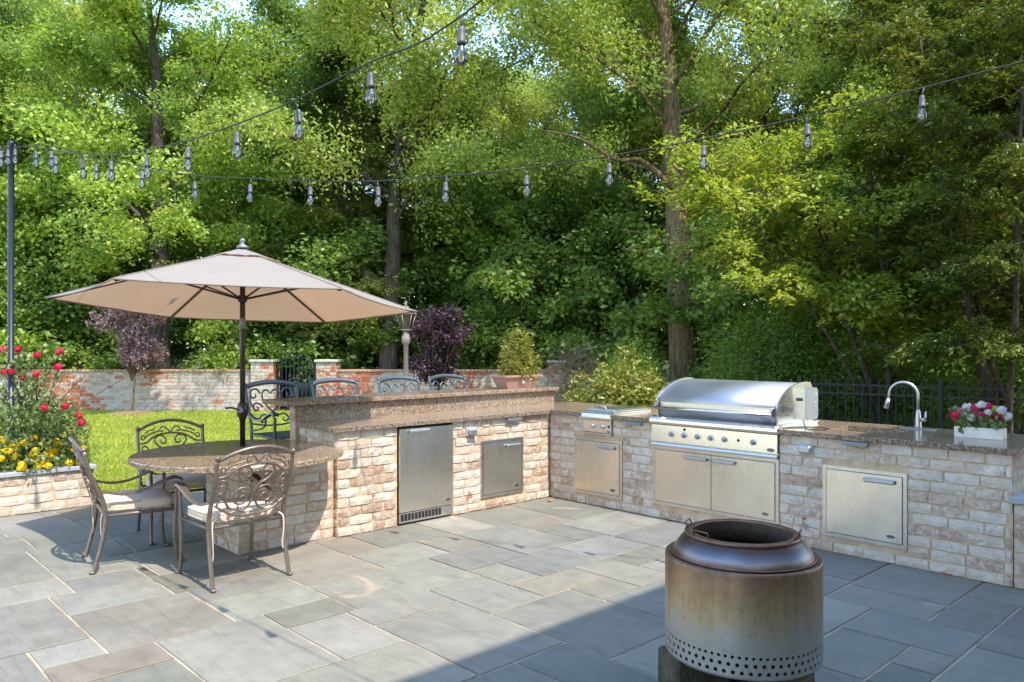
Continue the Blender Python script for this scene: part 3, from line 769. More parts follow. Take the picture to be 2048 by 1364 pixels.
# --- the house behind the camera whose eave shades the near right of the terrace
ho = thing('house', 'cream house wall with dark windows and deep eave behind the terrace', 'house')
MB().box((7.45, -11, 0), (15, 2.2, 6.75)).build('wall', M['house_wall'], ho)
MB().prism([(6.9, 6.90), (7.0, 6.72), (15.6, 6.72), (15.6, 6.90), (11.2, 9.2)], -11.4, 2.6, 'y').build('roof', M['roof_shingle'], ho)
MB().box((6.88, -11.4, 6.6), (6.9, 2.6, 6.9)).build('gutter', M['white_trim'], ho)
for zc, hh in ((1.25, 2.1), (4.9, 1.4)):
    for yc in (-9.6, -7.2, -4.4, -1.6, 0.9):
        w = MB().box((7.41, yc-0.62, zc-hh/2-0.09), (7.449, yc+0.62, zc+hh/2+0.09)).build('window', M['white_trim'], ho)
        MB().box((7.395, yc-0.53, zc-hh/2), (7.4095, yc-0.02, zc+hh/2)).build('pane', M['window_glass'], w); MB().box((7.395, yc+0.02, zc-hh/2), (7.4095, yc+0.53, zc+hh/2)).build('pane', M['window_glass'], w)

# ------------------------------------------------------------------ built-in appliances (front faces local -y, x to the right)
def badge(parent, x, y, z, s=1.0):
    b = MB()
    n = 24; rx, rz_ = 0.034*s, 0.0145*s
    def oval(k, yy): return [(x + rx*k*math.cos(2*PI*i/n), yy, z + rz_*k*math.sin(2*PI*i/n)) for i in range(n)]
    b.add(oval(1, y) + oval(1, y-0.003) , [(i, (i+1) % n, n+(i+1) % n, n+i) for i in range(n)] + [tuple(n+i for i in range(n))])
    o = b.build('badge', M['badge_silver'], parent)
    MB().add(oval(0.84, y-0.0032) + oval(0.84, y-0.0042), [(i, (i+1) % n, n+(i+1) % n, n+i) for i in range(n)] + [tuple(n+i for i in range(n))]).build('badge_field', M['badge_dark'], o)
    text_mesh('lettering', 'DCS', 0.022*s, M['badge_silver'], o, (x, y-0.0046, z), (PI/2, 0, 0))
def pill_handle(parent, x0, x1, z, y, mat='pale_steel'):
    MB().box((x0, y-0.030, z-0.016), (x1, y-0.004, z+0.016), 0.007).box((x0+0.02, y-0.005, z-0.008), (x1-0.02, y+0.002, z+0.008)).build('handle', M[mat], parent)
def panel_door(name, label, loc, rz, w, h, handles, badges, leaves=1, frame=0.028, cat='cabinet door', group=None):
    t = thing(name, label, cat, loc, rz, group)
    fr = MB()
    for (a, b, c, d) in rects_minus(0, w, 0, h, [(frame, w-frame, frame, h-frame)]): fr.box((a, -0.008, c), (b, 0.05, d))
    fr.build('frame', M['steel_h'], t)
    MB().box((frame+0.001, 0.012, frame+0.001), (w-frame-0.001, 0.05, h-frame-0.001)).build('recess', M['gap_black'], t)
    iw = (w - 2*frame - 0.004*(leaves+1)) / leaves
    for k in range(leaves):
        x0 = frame + 0.004 + k*(iw+0.004)
        d = MB().box((x0, -0.013, frame+0.004), (x0+iw, 0.011, h-frame-0.004), 0.002).build('door', M['steel'], t)
        hx = handles[k]
        if hx is not None: pill_handle(d, x0 + iw*hx[0], x0 + iw*hx[1], h-frame-0.045, -0.013)
        if badges[k]: badge(d, x0 + iw*0.86, -0.013, frame+0.05)
    return t
panel_door('access_door', 'steel access door in the bar counter with a diagonal sun streak', (0, DA[0], 0.108), PI/2, DA[1]-DA[0], 0.554, [(0.58, 0.95)], [True])
panel_door('access_door', 'steel access door under the small side burner', (SD[0], 0, 0.104), 0, SD[1]-SD[0], 0.560, [(0.55, 0.92)], [True])
panel_door('grill_cabinet', 'double steel cabinet doors beneath the large grill', (GR[0], 0, 0.130), 0, GR[1]-GR[0], 0.535, [(0.56, 0.95), (0.03, 0.40)], [False, True], 2)
panel_door('access_door', 'steel access door under the sink counter', (D2[0], 0, 0.122), 0, D2[1]-D2[0], 0.546, [(0.52, 0.92)], [True])
# refrigerator
t = thing('outdoor_refrigerator', 'tall steel outdoor refrigerator built into the bar counter', 'refrigerator', (0, FR[0], 0), PI/2); w = FR[1]-FR[0]
MB().box((0.006, 0.03, 0.012), (w-0.006, 0.38, CT0-0.004)).build('cabinet', M['gap_black'], t)
d = MB().box((0.012, -0.022, 0.112), (w-0.010, 0.028, 0.852), 0.003).build('door', M['steel'], t)
pill_handle(d, w*0.17, w*0.53, 0.823, -0.022); badge(d, w*0.88, -0.022, 0.165)
k = MB().box((0.012, -0.012, 0.018), (w-0.010, 0.028, 0.106), 0.002).build('kick_plate', M['steel_h'], t)
for i in range(12):
    x = 0.03 + i*(w-0.17)/12
    MB().box((x, -0.0135, 0.036), (x+0.030, -0.0122, 0.096)).build('vent', M['gap_black'], k)
    for q in range(1, 5): pass
# grill
GW = GR[1]-GR[0]
t = thing('gas_grill', 'large stainless gas grill with curved hood and six knobs', 'grill', (GR[0], 0, 0))
MB().box((0.004, 0.0, 0.672), (GW-0.004, 0.69, 0.925)).build('firebox', M['steel_h'], t)
cp = MB().prism([(-0.006, 0.706), (-0.030, 0.712), (-0.022, 0.862), (-0.006, 0.866)], 0.004, GW-0.004, 'x').build('control_panel', M['steel'], t)
MB().prism([(-0.0055, 0.868), (-0.040, 0.872), (-0.050, 0.890), (-0.048, 0.915), (-0.030, 0.932), (0.03, 0.940), (0.69, 0.940), (0.69, 0.926), (-0.0055, 0.926)], -0.006, GW+0.006, 'x').build('ledge', M['steel_h'], t)
MB().prism([(-0.0055, 0.668), (-0.030, 0.670), (-0.036, 0.684), (-0.030, 0.698), (-0.0055, 0.700)], 0.004, GW-0.004, 'x').build('drip_tray', M['chrome'], t)
arc = [(0.035, 0.9405), (0.020, 1.080)] + [(0.020 + 0.48*(1-math.cos(a))**0.9, 1.082 + 0.186*math.sin(a)**1.12) for a in [PI/2*k/12 for k in range(1, 13)]] + [(0.58, 1.262), (0.615, 1.215), (0.62, 0.9405)]
hd = MB().prism(arc, 0.045, GW-0.035, 'x', True).build('hood', M['pale_steel'], t)
for e in hd.data.polygons: e.use_smooth = len(e.vertices) == 4
for x0, x1 in ((0.030, 0.0448), (GW-0.0348, GW-0.020)):
    big = [(0.30 + (p[0]-0.30)*1.035, 0.9405 + (p[1]-0.9405)*1.03) for p in arc]
    MB().prism(big, x0, x1, 'x').build('hood_end', M['steel_h'], t)
MB().box((0.075, 0.0135, 1.005), (GW-0.065, 0.0245, 1.072), 0.002).build('front_strip', M['steel'], t)
h = MB().tube([(0.05, -0.055, 1.022), (GW-0.04, -0.055, 1.022)], 0.0135, 12).build('handle', M['chrome'], t)
for x in (0.052, GW-0.062): MB().prism([(0.022, 1.078), (0.022, 1.000), (-0.04, 1.006), (-0.068, 1.022), (-0.05, 1.038), (0.0, 1.07)], x-0.008, x+0.012, 'x').build('handle_bracket', M['chrome'], h)
def knob(parent, x, z, y, s=1.0):
    kb = MB().lathe([(0.027*s, y), (0.027*s, y-0.004), (0.020*s, y-0.006)], 20, (x, 0, z), axis='y').build('knob', M['chrome'], parent)
    MB().lathe([(0.019*s, y-0.006), (0.020*s, y-0.020), (0.015*s, y-0.030), (0.004*s, y-0.031)], 16, (x, 0, z), axis='y').box((x-0.005*s, y-0.038, z-0.018*s), (x+0.005*s, y-0.028, z+0.018*s), 0.002).build('grip', M['pale_steel'], kb)
for px in (1346.6, 1371.7, 1398.5, 1424.5, 1452.4, 1509.8): knob(t, pxB(px)-GR[0], 0.787, -0.026)
for px, zz in ((1372, 0.838), (1480, 0.789)): MB().lathe([(0.012, -0.024), (0.012, -0.030), (0.008, -0.033), (0.0005, -0.033)], 14, (pxB(px)-GR[0], 0, zz), axis='y').build('igniter_button', M['rubber'], t)
badge(t, pxB(1545)-GR[0], -0.0285, 0.738, 1.1)
# rotisserie motor and cord
m = thing('rotisserie_motor', 'boxy steel rotisserie motor hung on the grill hood end', 'motor', (2.60, 0.25, 0.985))
MB().prism([(-0.085, 0.0), (0.085, 0.0), (0.105, 0.03), (0.105, 0.225), (0.075, 0.255), (-0.085, 0.255)], 0.0, 0.105, 'x').build('housing', M['steel_h'], m)
MB().prism([(-0.09, -0.002), (0.08, -0.002), (0.098, 0.03), (0.098, 0.23), (0.07, 0.257), (-0.09, 0.257)], 0.106, 0.128, 'x').build('cover', M['pale_steel'], m)
MB().box((0.03, -0.0885, 0.15), (0.085, -0.0855, 0.175)).build('name_plate', M['badge_dark'], m)
for z in (0.06, 0.1, 0.14, 0.2): MB().lathe([(0.007, 0.128), (0.007, 0.132), (0.001, 0.133)], 8, (0, 0.06, z), axis='x').build('screw', M['chrome'], m)
MB().box((-0.055, -0.02, 0.05), (-0.0005, 0.02, 0.09)).build('mount', M['steel_h'], m)
tag(MB().tube([(2.66, 0.23, 0.984), (2.68, 0.20, 0.95), (2.72, 0.14, 0.921), (2.80, 0.08, 0.919), (2.88, 0.14, 0.919), (2.86, 0.26, 0.919), (2.76, 0.30, 0.919), (2.70, 0.24, 0.921), (2.60, 0.10, 0.919), (2.585, 0.02, 0.919)], 0.0045, 6).build('power_cord', M['rubber']), 'thin black cord coiled on the granite beside the rotisserie motor', 'cord')
# side burner
BW = SB[1]-SB[0]
t = thing('side_burner', 'small steel side burner with two knobs and flat lid', 'burner', (SB[0], 0, 0))
MB().box((0.004, 0.0, 0.706), (BW-0.004, 0.595, 0.915)).build('housing', M['steel_h'], t)
MB().box((0.006, -0.020, 0.728), (BW-0.006, -0.0005, 0.850), 0.003).build('control_panel', M['steel'], t)
MB().prism([(-0.0005, 0.853), (-0.034, 0.856), (-0.042, 0.875), (-0.036, 0.912), (0.02, 0.930), (0.595, 0.930), (0.595, 0.916), (-0.0005, 0.916)], -0.01, BW+0.01, 'x').build('ledge', M['steel_h'], t)
MB().prism([(-0.0005, 0.706), (-0.028, 0.708), (-0.028, 0.724), (-0.0005, 0.726)], 0.004, BW-0.004, 'x').build('drip_tray', M['chrome'], t)
l = MB().box((0.01, 0.035, 0.9305), (BW-0.01, 0.58, 0.950), 0.006).box((0.03, 0.06, 0.950), (BW-0.03, 0.56, 0.957), 0.003).build('lid', M['steel_h'], t)
MB().tube([(BW*0.38, 0.075, 0.957), (BW*0.40, 0.06, 0.978), (BW*0.60, 0.06, 0.978), (BW*0.62, 0.075, 0.957)], 0.006, 8).build('handle', M['chrome'], l)
for px in (1190, 1209.6): knob(t, pxB(px)-SB[0], 0.792, -0.020, 0.9)
MB().lathe([(0.012, -0.020), (0.012, -0.026), (0.0005, -0.027)], 14, (pxB(1220.5)-SB[0], 0, 0.795), axis='y').build('igniter_button', M['rubber'], t); badge(t, pxB(1219.5)-SB[0], -0.0202, 0.746, 0.7)
# sockets and task lights on the counter faces
def outlet(label, loc, rz):
    t = thing('outlet_box', label, 'outlet', loc, rz)
    MB().box((-0.058, -0.022, -0.040), (0.058, 0.004, 0.040), 0.004).build('back_plate', M['outlet_grey'], t)
    MB().box((-0.050, -0.058, -0.028), (0.050, -0.0225, 0.030), 0.010).build('cover', M['pale_steel'], t)
outlet('grey weatherproof outlet box beside the refrigerator', (0, -1.095, 0.765), PI/2)
outlet('grey weatherproof outlet box beside the large grill', (2.80, 0, 0.772), 0)
def tasklight(label, loc, rz):
    t = thing('counter_light', label, 'light fixture', loc, rz)
    MB().prism([(-0.10, 0.0), (0.10, 0.0), (0.085, -0.032), (-0.085, -0.032)], -0.045, -0.030, 'y').build('shade', M['light_grey'], t)
    MB().box((-0.075, -0.0295, -0.022), (0.075, 0.004, -0.0005)).build('bracket', M['light_grey'], t)
tasklight('small grey task light under the bar counter edge', (0, -0.55, 0.868), PI/2)
tasklight('small grey task light between side burner and grill', (1.12, 0, 0.868), 0)
tasklight('small grey task light under the sink counter edge', (3.19, 0, 0.868), 0)
# sink and faucet
t = thing('sink', 'undermount steel sink set in the granite counter', 'sink'); a, b, c, d = SINK
sk = MB(); sk.box((a, c, 0.70), (b, d, 0.708)).box((a, c, 0.708), (a+0.008, d, 0.872)).box((b-0.008, c, 0.708), (b, d, 0.872)).box((a+0.008, c, 0.708), (b-0.008, c+0.008, 0.872)).box((a+0.008, d-0.008, 0.708), (b-0.008, d, 0.872))
sk.build('basin', M['steel_h'], t); MB().lathe([(0.03, 0.7085), (0.03, 0.713), (0.01, 0.714)], 16, ((a+b)/2, (c+d)/2, 0)).build('drain', M['chrome'], t)
t = thing('faucet', 'brushed nickel gooseneck faucet with side lever on the counter', 'faucet', (3.345, 0.80, CT1))
MB().box((-0.13, -0.032, 0.0), (0.13, 0.032, 0.006), 0.003).build('deck_plate', M['satin_nickel'], t)
MB().lathe([(0.027, 0.006), (0.027, 0.02), (0.023, 0.09), (0.017, 0.14), (0.014, 0.155)], 18).build('body', M['satin_nickel'], t)
pts = [(0, 0, 0.15), (0, 0, 0.25)] + [(-0.105 + 0.105*math.cos(a), -0.02*(1-math.cos(a)), 0.27 + 0.105*math.sin(a)) for a in [PI*k/12 for k in range(13)]] + [(-0.215, -0.041, 0.235)]
MB().tube(pts, 0.0108, 12).build('spout', M['satin_nickel'], t)
MB().tube([(-0.215, -0.041, 0.236), (-0.222, -0.043, 0.205), (-0.232, -0.046, 0.155)], [0.014, 0.018, 0.019], 12).build('spray_head', M['satin_nickel'], t)
MB().tube([(0.02, 0, 0.075), (0.055, -0.01, 0.078)], 0.014, 10).tube([(0.055, -0.01, 0.07), (0.06, -0.012, 0.10), (0.062, -0.014, 0.145)], [0.011, 0.008, 0.006], 8).build('lever', M['satin_nickel'], t)
# ------------------------------------------------------------------ cast-aluminium furniture
def smooth(pts, n=6):
    P = [Vector(p) for p in pts]; out = []
    for i in range(len(P)-1):
        a, b, c, d = P[max(i-1,0)], P[i], P[i+1], P[min(i+2, len(P)-1)]
        for k in range(n):
            t_ = k/n
            out.append(0.5*((2*b) + (c-a)*t_ + (2*a-5*b+4*c-d)*t_*t_ + (3*b-a-3*c+d)*t_**3))
    out.append(P[-1]); return out
def spiral(c, r0, a0, turns, n=14, shrink=0.28):
    return [(c[0] + r0*(1-(1-shrink)*k/n)*math.cos(a0 + turns*2*PI*k/n), c[1] + r0*(1-(1-shrink)*k/n)*math.sin(a0 + turns*2*PI*k/n)) for k in range(n+1)]
# half pattern of the chair back (u, v), mirrored; v from the lower rail up
BACK = [
 ([(0, .372), (.09, .362), (.15, .335), (.20, .30), (.25, .292)], .0085),          # second arch
 ([(0, .172), (.035, .225), (.095, .262), (.128, .305), (.11, .345), (.065, .350), (.038, .318), (.05, .286), (.078, .292), (.074, .316)], .008),   # heart lobes
 ([(0, .172), (.045, .205), (.105, .205), (.138, .165), (.122, .112), (.078, .100), (.052, .128), (.072, .156), (.096, .142)], .008),   # lower loops
 ([(0, .172), (.022, .225), (.05, .250)], .006), ([(0, .172), (.05, .178), (.085, .182)], .006),
 ([(0.006, .170), (.012, .12), (.035, .075), (.07, .05), (.10, .062), (.098, .09)], .0075),
 ([(.10, .062), (.15, .075), (.185, .125), (.195, .185), (.185, .235), (.205, .270), (.235, .262), (.232, .238)], .008),
 ([(.188, .215), (.215, .235), (.248, .225)], .006), ([(.193, .165), (.22, .185), (.245, .17)], .006), ([(.18, .12), (.21, .13), (.235, .112), (.228, .09)], .006), ([(.15, .075), (.18, .082), (.205, .068)], .006),
 ([(0, .022), (.06, .018), (.14, .035), (.20, .070), (.25, .105)], .0085),          # lower swag rail
 ([(0, .376), (.018, .398), (.045, .425), (.075, .418), (.082, .394), (.062, .386), (.055, .402)], .0065),
 ([(.082, .394), (.12, .385), (.16, .372), (.195, .352), (.225, .325), (.24, .345), (.222, .362), (.208, .348)], .0065),
 ([(.12, .425), (.14, .405), (.17, .40), (.205, .378)], .006),
]
STOOL = [
 ([(0, .150), (.04, .19), (.085, .25), (.095, .31), (.07, .355), (.03, .358), (.004, .325)], .0095),       # heart
 ([(.10, .20), (.14, .235), (.185, .235), (.205, .20), (.185, .168), (.155, .18), (.165, .205)], .009),
 ([(.11, .33), (.15, .375), (.20, .365), (.222, .325), (.20, .29), (.165, .30), (.17, .328)], .009),
 ([(.205, .20), (.23, .25), (.222, .325)], .008),
 ([(0, .150), (.05, .12), (.11, .125), (.15, .09), (.13, .055), (.095, .065), (.10, .092)], .009),
 ([(.15, .09), (.20, .10), (.25, .15)], .008), ([(0, .02), (.08, .022), (.17, .035), (.25, .05)], .009), ([(.0, .150), (.0, .085), (.0, .02)], .008),
]
def back_point(u, v, w=0.262, z0=0.47, lean=0.32, y0=-0.262, vs=1.0):
    return (u, y0 - lean*v*vs - 0.035*(1 - (u/w)**2), z0 + v*vs)
def make_chair(name, label, cat, metal, seat_z, group, cushion=True, stool=False):
    t = thing(name, label, cat, group=group)
    s = seat_z; bp = lambda u, v: back_point(u, v, z0=s+0.03, lean=0.30)
    top = 0.43
    for sx in (-1, 1):
        pf = bp(0.265*sx, 0.41)
        pts = [(0.270*sx, -0.325, 0.0), (0.268*sx, -0.300, s*0.22), (0.266*sx, -0.262, s*0.62), (0.265*sx, -0.248, s), (0.265*sx, -0.275, s+0.12), (0.265*sx, pf[1]+0.035, s+0.30), (0.266*sx, pf[1]+0.004, pf[2])]
        l = MB().tube(smooth(pts, 4), 0.0145, 10).build('rear_leg', M[metal], t)
        MB().sphere((0.266*sx, pf[1], pf[2]+0.012), 0.019, 10, 6).build('finial', M[metal], l)
        MB().sphere((0.270*sx, -0.330, 0.013), 0.019, 8, 5, (1, 1.2, 0.68)).build('foot', M[metal], l)
        pts = [(0.262*sx, 0.245, 0.0), (0.260*sx, 0.222, s*0.12), (0.258*sx, 0.205, s*0.5), (0.257*sx, 0.212, s*0.95), (0.262*sx, 0.222, s+0.17)]
        l = MB().tube(smooth(pts, 4), [0.013]*8 + [0.016]*5 + [0.014]*4, 10).build('front_leg', M[metal], t)
        MB().sphere((0.262*sx, 0.252, 0.014), 0.020, 8, 5, (1, 1.3, 0.7)).build('foot', M[metal], l)
        # arm: thin at the back post, swept down, flat and broad at the front
        arm = smooth([(0.265*sx, -0.268, s+0.155), (0.27*sx, -0.15, s+0.125), (0.275*sx, -0.02, s+0.135), (0.272*sx, 0.11, s+0.185), (0.268*sx, 0.20, s+0.215), (0.266*sx, 0.255, s+0.195)], 4)
        a = MB(); vs = []; n = len(arm)
        for i, p in enumerate(arm):
            w = 0.011 + 0.021*min(1, max(0, (i/n-0.35)/0.3)); h = 0.0085
            vs += [(p.x-w, p.y, p.z-h), (p.x+w, p.y, p.z-h), (p.x+w*0.8, p.y, p.z+h), (p.x-w*0.8, p.y, p.z+h)]
        fs = [(i*4+k, i*4+(k+1) % 4, (i+1)*4+(k+1) % 4, (i+1)*4+k) for i in range(n-1) for k in range(4)] + [(3,2,1,0), tuple((n-1)*4+k for k in range(4))]
        a.add(vs, fs).build('arm', M[metal], t)
    r = MB()
    r.tube([(-0.258, 0.212, s-0.02), (0.258, 0.212, s-0.02)], 0.012, 8); r.tube([(-0.265, -0.250, s-0.02), (0.265, -0.250, s-0.02)], 0.012, 8)
    for sx in (-1, 1): r.tube([(0.262*sx, -0.25, s-0.02), (0.259*sx, 0.21, s-0.02)], 0.012, 8)
    r.build('seat_frame', M[metal], t)
    if stool:
        st = MB()
        for z in (0.20,):
            st.tube([(-0.258, 0.215, z), (0.258, 0.215, z)], 0.010, 8); st.tube([(-0.268, -0.298, z), (0.268, -0.298, z)], 0.010, 8)
            for sx in (-1, 1): st.tube([(0.266*sx, -0.298, z), (0.259*sx, 0.215, z)], 0.010, 8)
        st.build('footrest', M[metal], t)
        MB().box((-0.245, -0.238, s-0.03), (0.245, 0.198, s-0.012)).build('seat', M[metal], t)
        for sx in (-1, 1): MB().tube(smooth([(0.262*sx, -0.25, s+0.02), (0.262*sx, -0.10, s+0.04), (0.264*sx, 0.02, s+0.08), (0.268*sx, 0.06, s+0.135)], 4), 0.010, 6).build('arm_brace', M[metal], t)
    # back: top rail and scrolls
    if not stool: MB().tube([bp(u, 0.405 + 0.075*(1-(u/0.262)**2)) for u in [0.262*k/10 for k in range(-10, 11)]], 0.0135, 10, flat=1.0).build('top_rail', M[metal], t)
    else:
        vs = []
        for k in range(-10, 11):
            u = 0.264*k/10; h = 0.400 + 0.036*(1-(u/0.262)**2)
            for (dv, dy) in ((-0.022, -0.011), (0.018, -0.011), (0.024, 0.0), (0.018, 0.011), (-0.022, 0.011)):
                q = bp(u, h + dv); vs.append((q[0], q[1] + dy, q[2]))
        MB().add(vs, [(i*5+j, i*5+(j+1) % 5, (i+1)*5+(j+1) % 5, (i+1)*5+j) for i in range(20) for j in range(5)] + [(4,3,2,1,0), tuple(100+j for j in range(5))], True).build('top_rail', M[metal], t)
    sc = MB()
    for pts, rad in (STOOL if stool else BACK):
        for sx in (-1, 1):
            q = smooth([(p[0]*sx, p[1], 0) for p in pts], 5)
            sc.tube([bp(p.x, p.y) for p in q], [rad * (1.0 if i < len(q)*0.75 else 1.0 - 0.35*(i/len(q)-0.75)/0.25) for i in range(len(q))], 6)
    sc.build('scrollwork', M[metal], t)
    if cushion:
        n = 8; vs = []; rr = random.Random(int(seat_z*100))
        cu = MB()
        def ring(k, z, dy=0):
            out = []
            for i in range(32):
                a = 2*PI*i/32; x = math.copysign(abs(math.cos(a))**0.28, math.cos(a))*0.238*k; y = math.copysign(abs(math.sin(a))**0.28, math.sin(a))*0.225*k
                out.append((x, y-0.012, z + rr.uniform(-0.002, 0.002)))
            return out
        R = [ring(0.955, s-0.006), ring(0.995, s+0.004), ring(1.0, s+0.022), ring(1.0, s+0.044), ring(0.975, s+0.060), ring(0.88, s+0.068), ring(0.55, s+0.074), ring(0.1, s+0.075)]
        V = [p for q in R for p in q]; fs = [(r_*32+i, r_*32+(i+1) % 32, (r_+1)*32+(i+1) % 32, (r_+1)*32+i) for r_ in range(7) for i in range(32)] + [tuple(7*32+i for i in range(32)), tuple(range(32))[::-1]]
        o = cu.add(V, fs, True).build('cushion', M['cushion'], t)
        MB().tube(ring(1.006, s+0.010)+[ring(1.006, s+0.010)[0]], 0.0035, 5).tube(ring(0.99, s+0.056)+[ring(0.99, s+0.056)[0]], 0.0035, 5).build('piping', M['cushion'], o)
        for sx in (-1, 1):
            tie = MB().tube(smooth([(0.225*sx, -0.225, s+0.02), (0.25*sx, -0.268, s-0.005), (0.252*sx, -0.278, s-0.09), (0.246*sx, -0.27, s-0.20), (0.255*sx, -0.274, s-0.235)], 4), 0.006, 5, flat=0.5)
            tie.build('tie', M['cushion'], o)
    return t
def place(o, x, y, rz): o.location = (x, y, 0); o.rotation_euler = (0, 0, rz)
# chair local front is +y; the chair below faces the table (-x)
ch = make_chair('patio_chair', 'scrollwork metal armchair with sunlit beige cushion, back to the open terrace', 'chair', 'bronze', 0.415, 'chairs around the granite table')
place(ch, 0.365, -3.595, PI/2 + math.radians(1.5))
c2 = copy_tree(ch); c2['label'] = 'scrollwork metal armchair beside the flower planter, seen side-on with dangling cushion tie'; place(c2, -0.475, -3.935, math.radians(-9.5))
c3 = copy_tree(ch); c3['label'] = 'scrollwork metal armchair on the lawn side of the table under the umbrella'; place(c3, -1.02, -3.43, -PI/2 + math.radians(-9))
for o in c3.children:
    pass
st = make_chair('bar_stool', 'blue-grey metal bar stool at the umbrella end of the bar, side fully visible', 'bar stool', 'stool_metal', 0.755, 'bar stools behind the raised bar', cushion=False, stool=True)
place(st, -1.20, -2.335, -PI/2)
for y, lab in ((-1.62, 'blue-grey metal bar stool in front of the gate pier, second from the umbrella'), (-0.81, 'blue-grey metal bar stool in front of the lamp post'), (-0.11, 'blue-grey metal bar stool nearest the flower pot on the bar')):
    c = copy_tree(st); c['label'] = lab; place(c, -1.20, y, -PI/2)

# ------------------------------------------------------------------ patio umbrella
UT = 0.93
uc = CAM + UT*(np.array([-0.997, -2.893, 1.947]) - CAM); UR = 1.554*UT; urot = 4.233; tx, ty = 0.047, -0.053
um = thing('patio_umbrella', 'beige six-sided patio umbrella with dark crank pole over the round table', 'umbrella', (uc[0], uc[1], 0))
zc = uc[2]; ztop = CAM[2] + UT*(2.43-CAM[2])
def upt(f, a, drop=0.0):
    x, y = UR*f*math.cos(a), UR*f*math.sin(a)
    return (x, y, ztop + (zc - ztop)*f + (tx*x + ty*y) - drop)
def canopy(f0, f1, nr=8, ns=8, sag=0.02, lift=0.0):
    vs = []; fs = []; n = 6*ns
    for i in range(nr+1):
        f = f0 + (f1-f0)*i/nr
        for k in range(6):
            A = np.array(upt(f, urot + k*PI/3)); B = np.array(upt(f, urot + (k+1)*PI/3))
            for q in range(ns):
                u = q/ns; p = A*(1-u) + B*u; bow = 4*u*(1-u); inw = 1 - 0.035*bow*f
                wr = 0.004*math.sin(k*1.7+q*2.3+i*1.1)*bow + 0.003*math.sin(i*2.9+k)*bow
                vs.append(np.array([p[0]*inw, p[1]*inw, p[2] - sag*bow*f*(1-f*0.55) + lift + wr]))
    for i in range(nr):
        for k in range(n):
            k2 = (k+1) % n; fs.append((i*n+k, (i+1)*n+k, (i+1)*n+k2, i*n+k2))
    return vs, fs
vs, fs = canopy(0.13, 1.0); can = MB(); can.add(vs, fs, True).build('canopy', M['umbrella_cloth'], um, fix=False)
hem = MB()
for k in range(6):
    A = np.array(upt(1, urot+k*PI/3)); B = np.array(upt(1, urot+(k+1)*PI/3)); pts = []
    for q in range(9):
        u = q/8; p = A*(1-u)+B*u; bow = 4*u*(1-u); pts.append((p[0]*(1-0.035*bow), p[1]*(1-0.035*bow), p[2]-0.02*bow*0.45-0.003))
    hem.tube(pts, 0.006, 5)
hem.build('hem', M['umbrella_cloth'], um)
for k in range(6):
    MB().tube([upt(f, urot+k*PI/3, -0.003) for f in (0.14, 0.4, 0.7, 0.995)], 0.0035, 5).build('seam', M['umbrella_cloth'], um)
vs, fs = canopy(0.012, 0.21, nr=4, lift=0.016, sag=0.02); MB().add(vs, fs).build('vent_cap', M['umbrella_cloth'], um, fix=False)
MB().lathe([(0.05, ztop+0.015), (0.045, ztop+0.035), (0.02, ztop+0.05), (0.012, ztop+0.06), (0.022, ztop+0.075), (0.02, ztop+0.092), (0.004, ztop+0.10)], 16).build('finial', M['light_grey'], um)
pole = MB().tube([(0, 0, 0.7605), (0, 0, ztop+0.02)], 0.0215, 16).build('pole', M['dark_pole'], um)
MB().lathe([(0.0245, 1.725), (0.0245, 1.815)], 16).build('tilt_collar', M['light_grey'], pole)
cr = MB().lathe([(0.022, 0.96), (0.03, 0.99), (0.044, 1.02), (0.047, 1.06), (0.04, 1.10), (0.024, 1.125)], 16).build('crank_housing', M['dark_pole'], um)
ax = -VW[:2]
MB().tube([(ax[0]*0.03, ax[1]*0.03, 1.06), (ax[0]*0.06, ax[1]*0.06, 1.06)], 0.022, 12).build('crank_hub', M['light_grey'], cr)
MB().tube([(ax[0]*0.055, ax[1]*0.055, 1.06), (ax[0]*0.055-RT[0]*0.07, ax[1]*0.055-RT[1]*0.07, 1.08), (ax[0]*0.055-RT[0]*0.12, ax[1]*0.055-RT[1]*0.12, 1.075)], [0.008, 0.008, 0.010], 8).build('crank_handle', M['dark_pole'], cr)
hubz = zc + 0.05
MB().lathe([(0.03, hubz-0.03), (0.036, hubz-0.02), (0.036, hubz+0.02), (0.03, hubz+0.03)], 14).build('runner', M['dark_pole'], um)
for k in range(6):
    a = urot + k*PI/3
    rb = MB().tube([upt(f, a, 0.016) for f in (0.03, 0.3, 0.6, 0.985)], 0.010, 8).build('rib', M['dark_pole'], um)
    MB().tube([(0.03*math.cos(a), 0.03*math.sin(a), hubz), upt(0.46, a, 0.03)], 0.008, 8).build('strut', M['dark_pole'], rb)

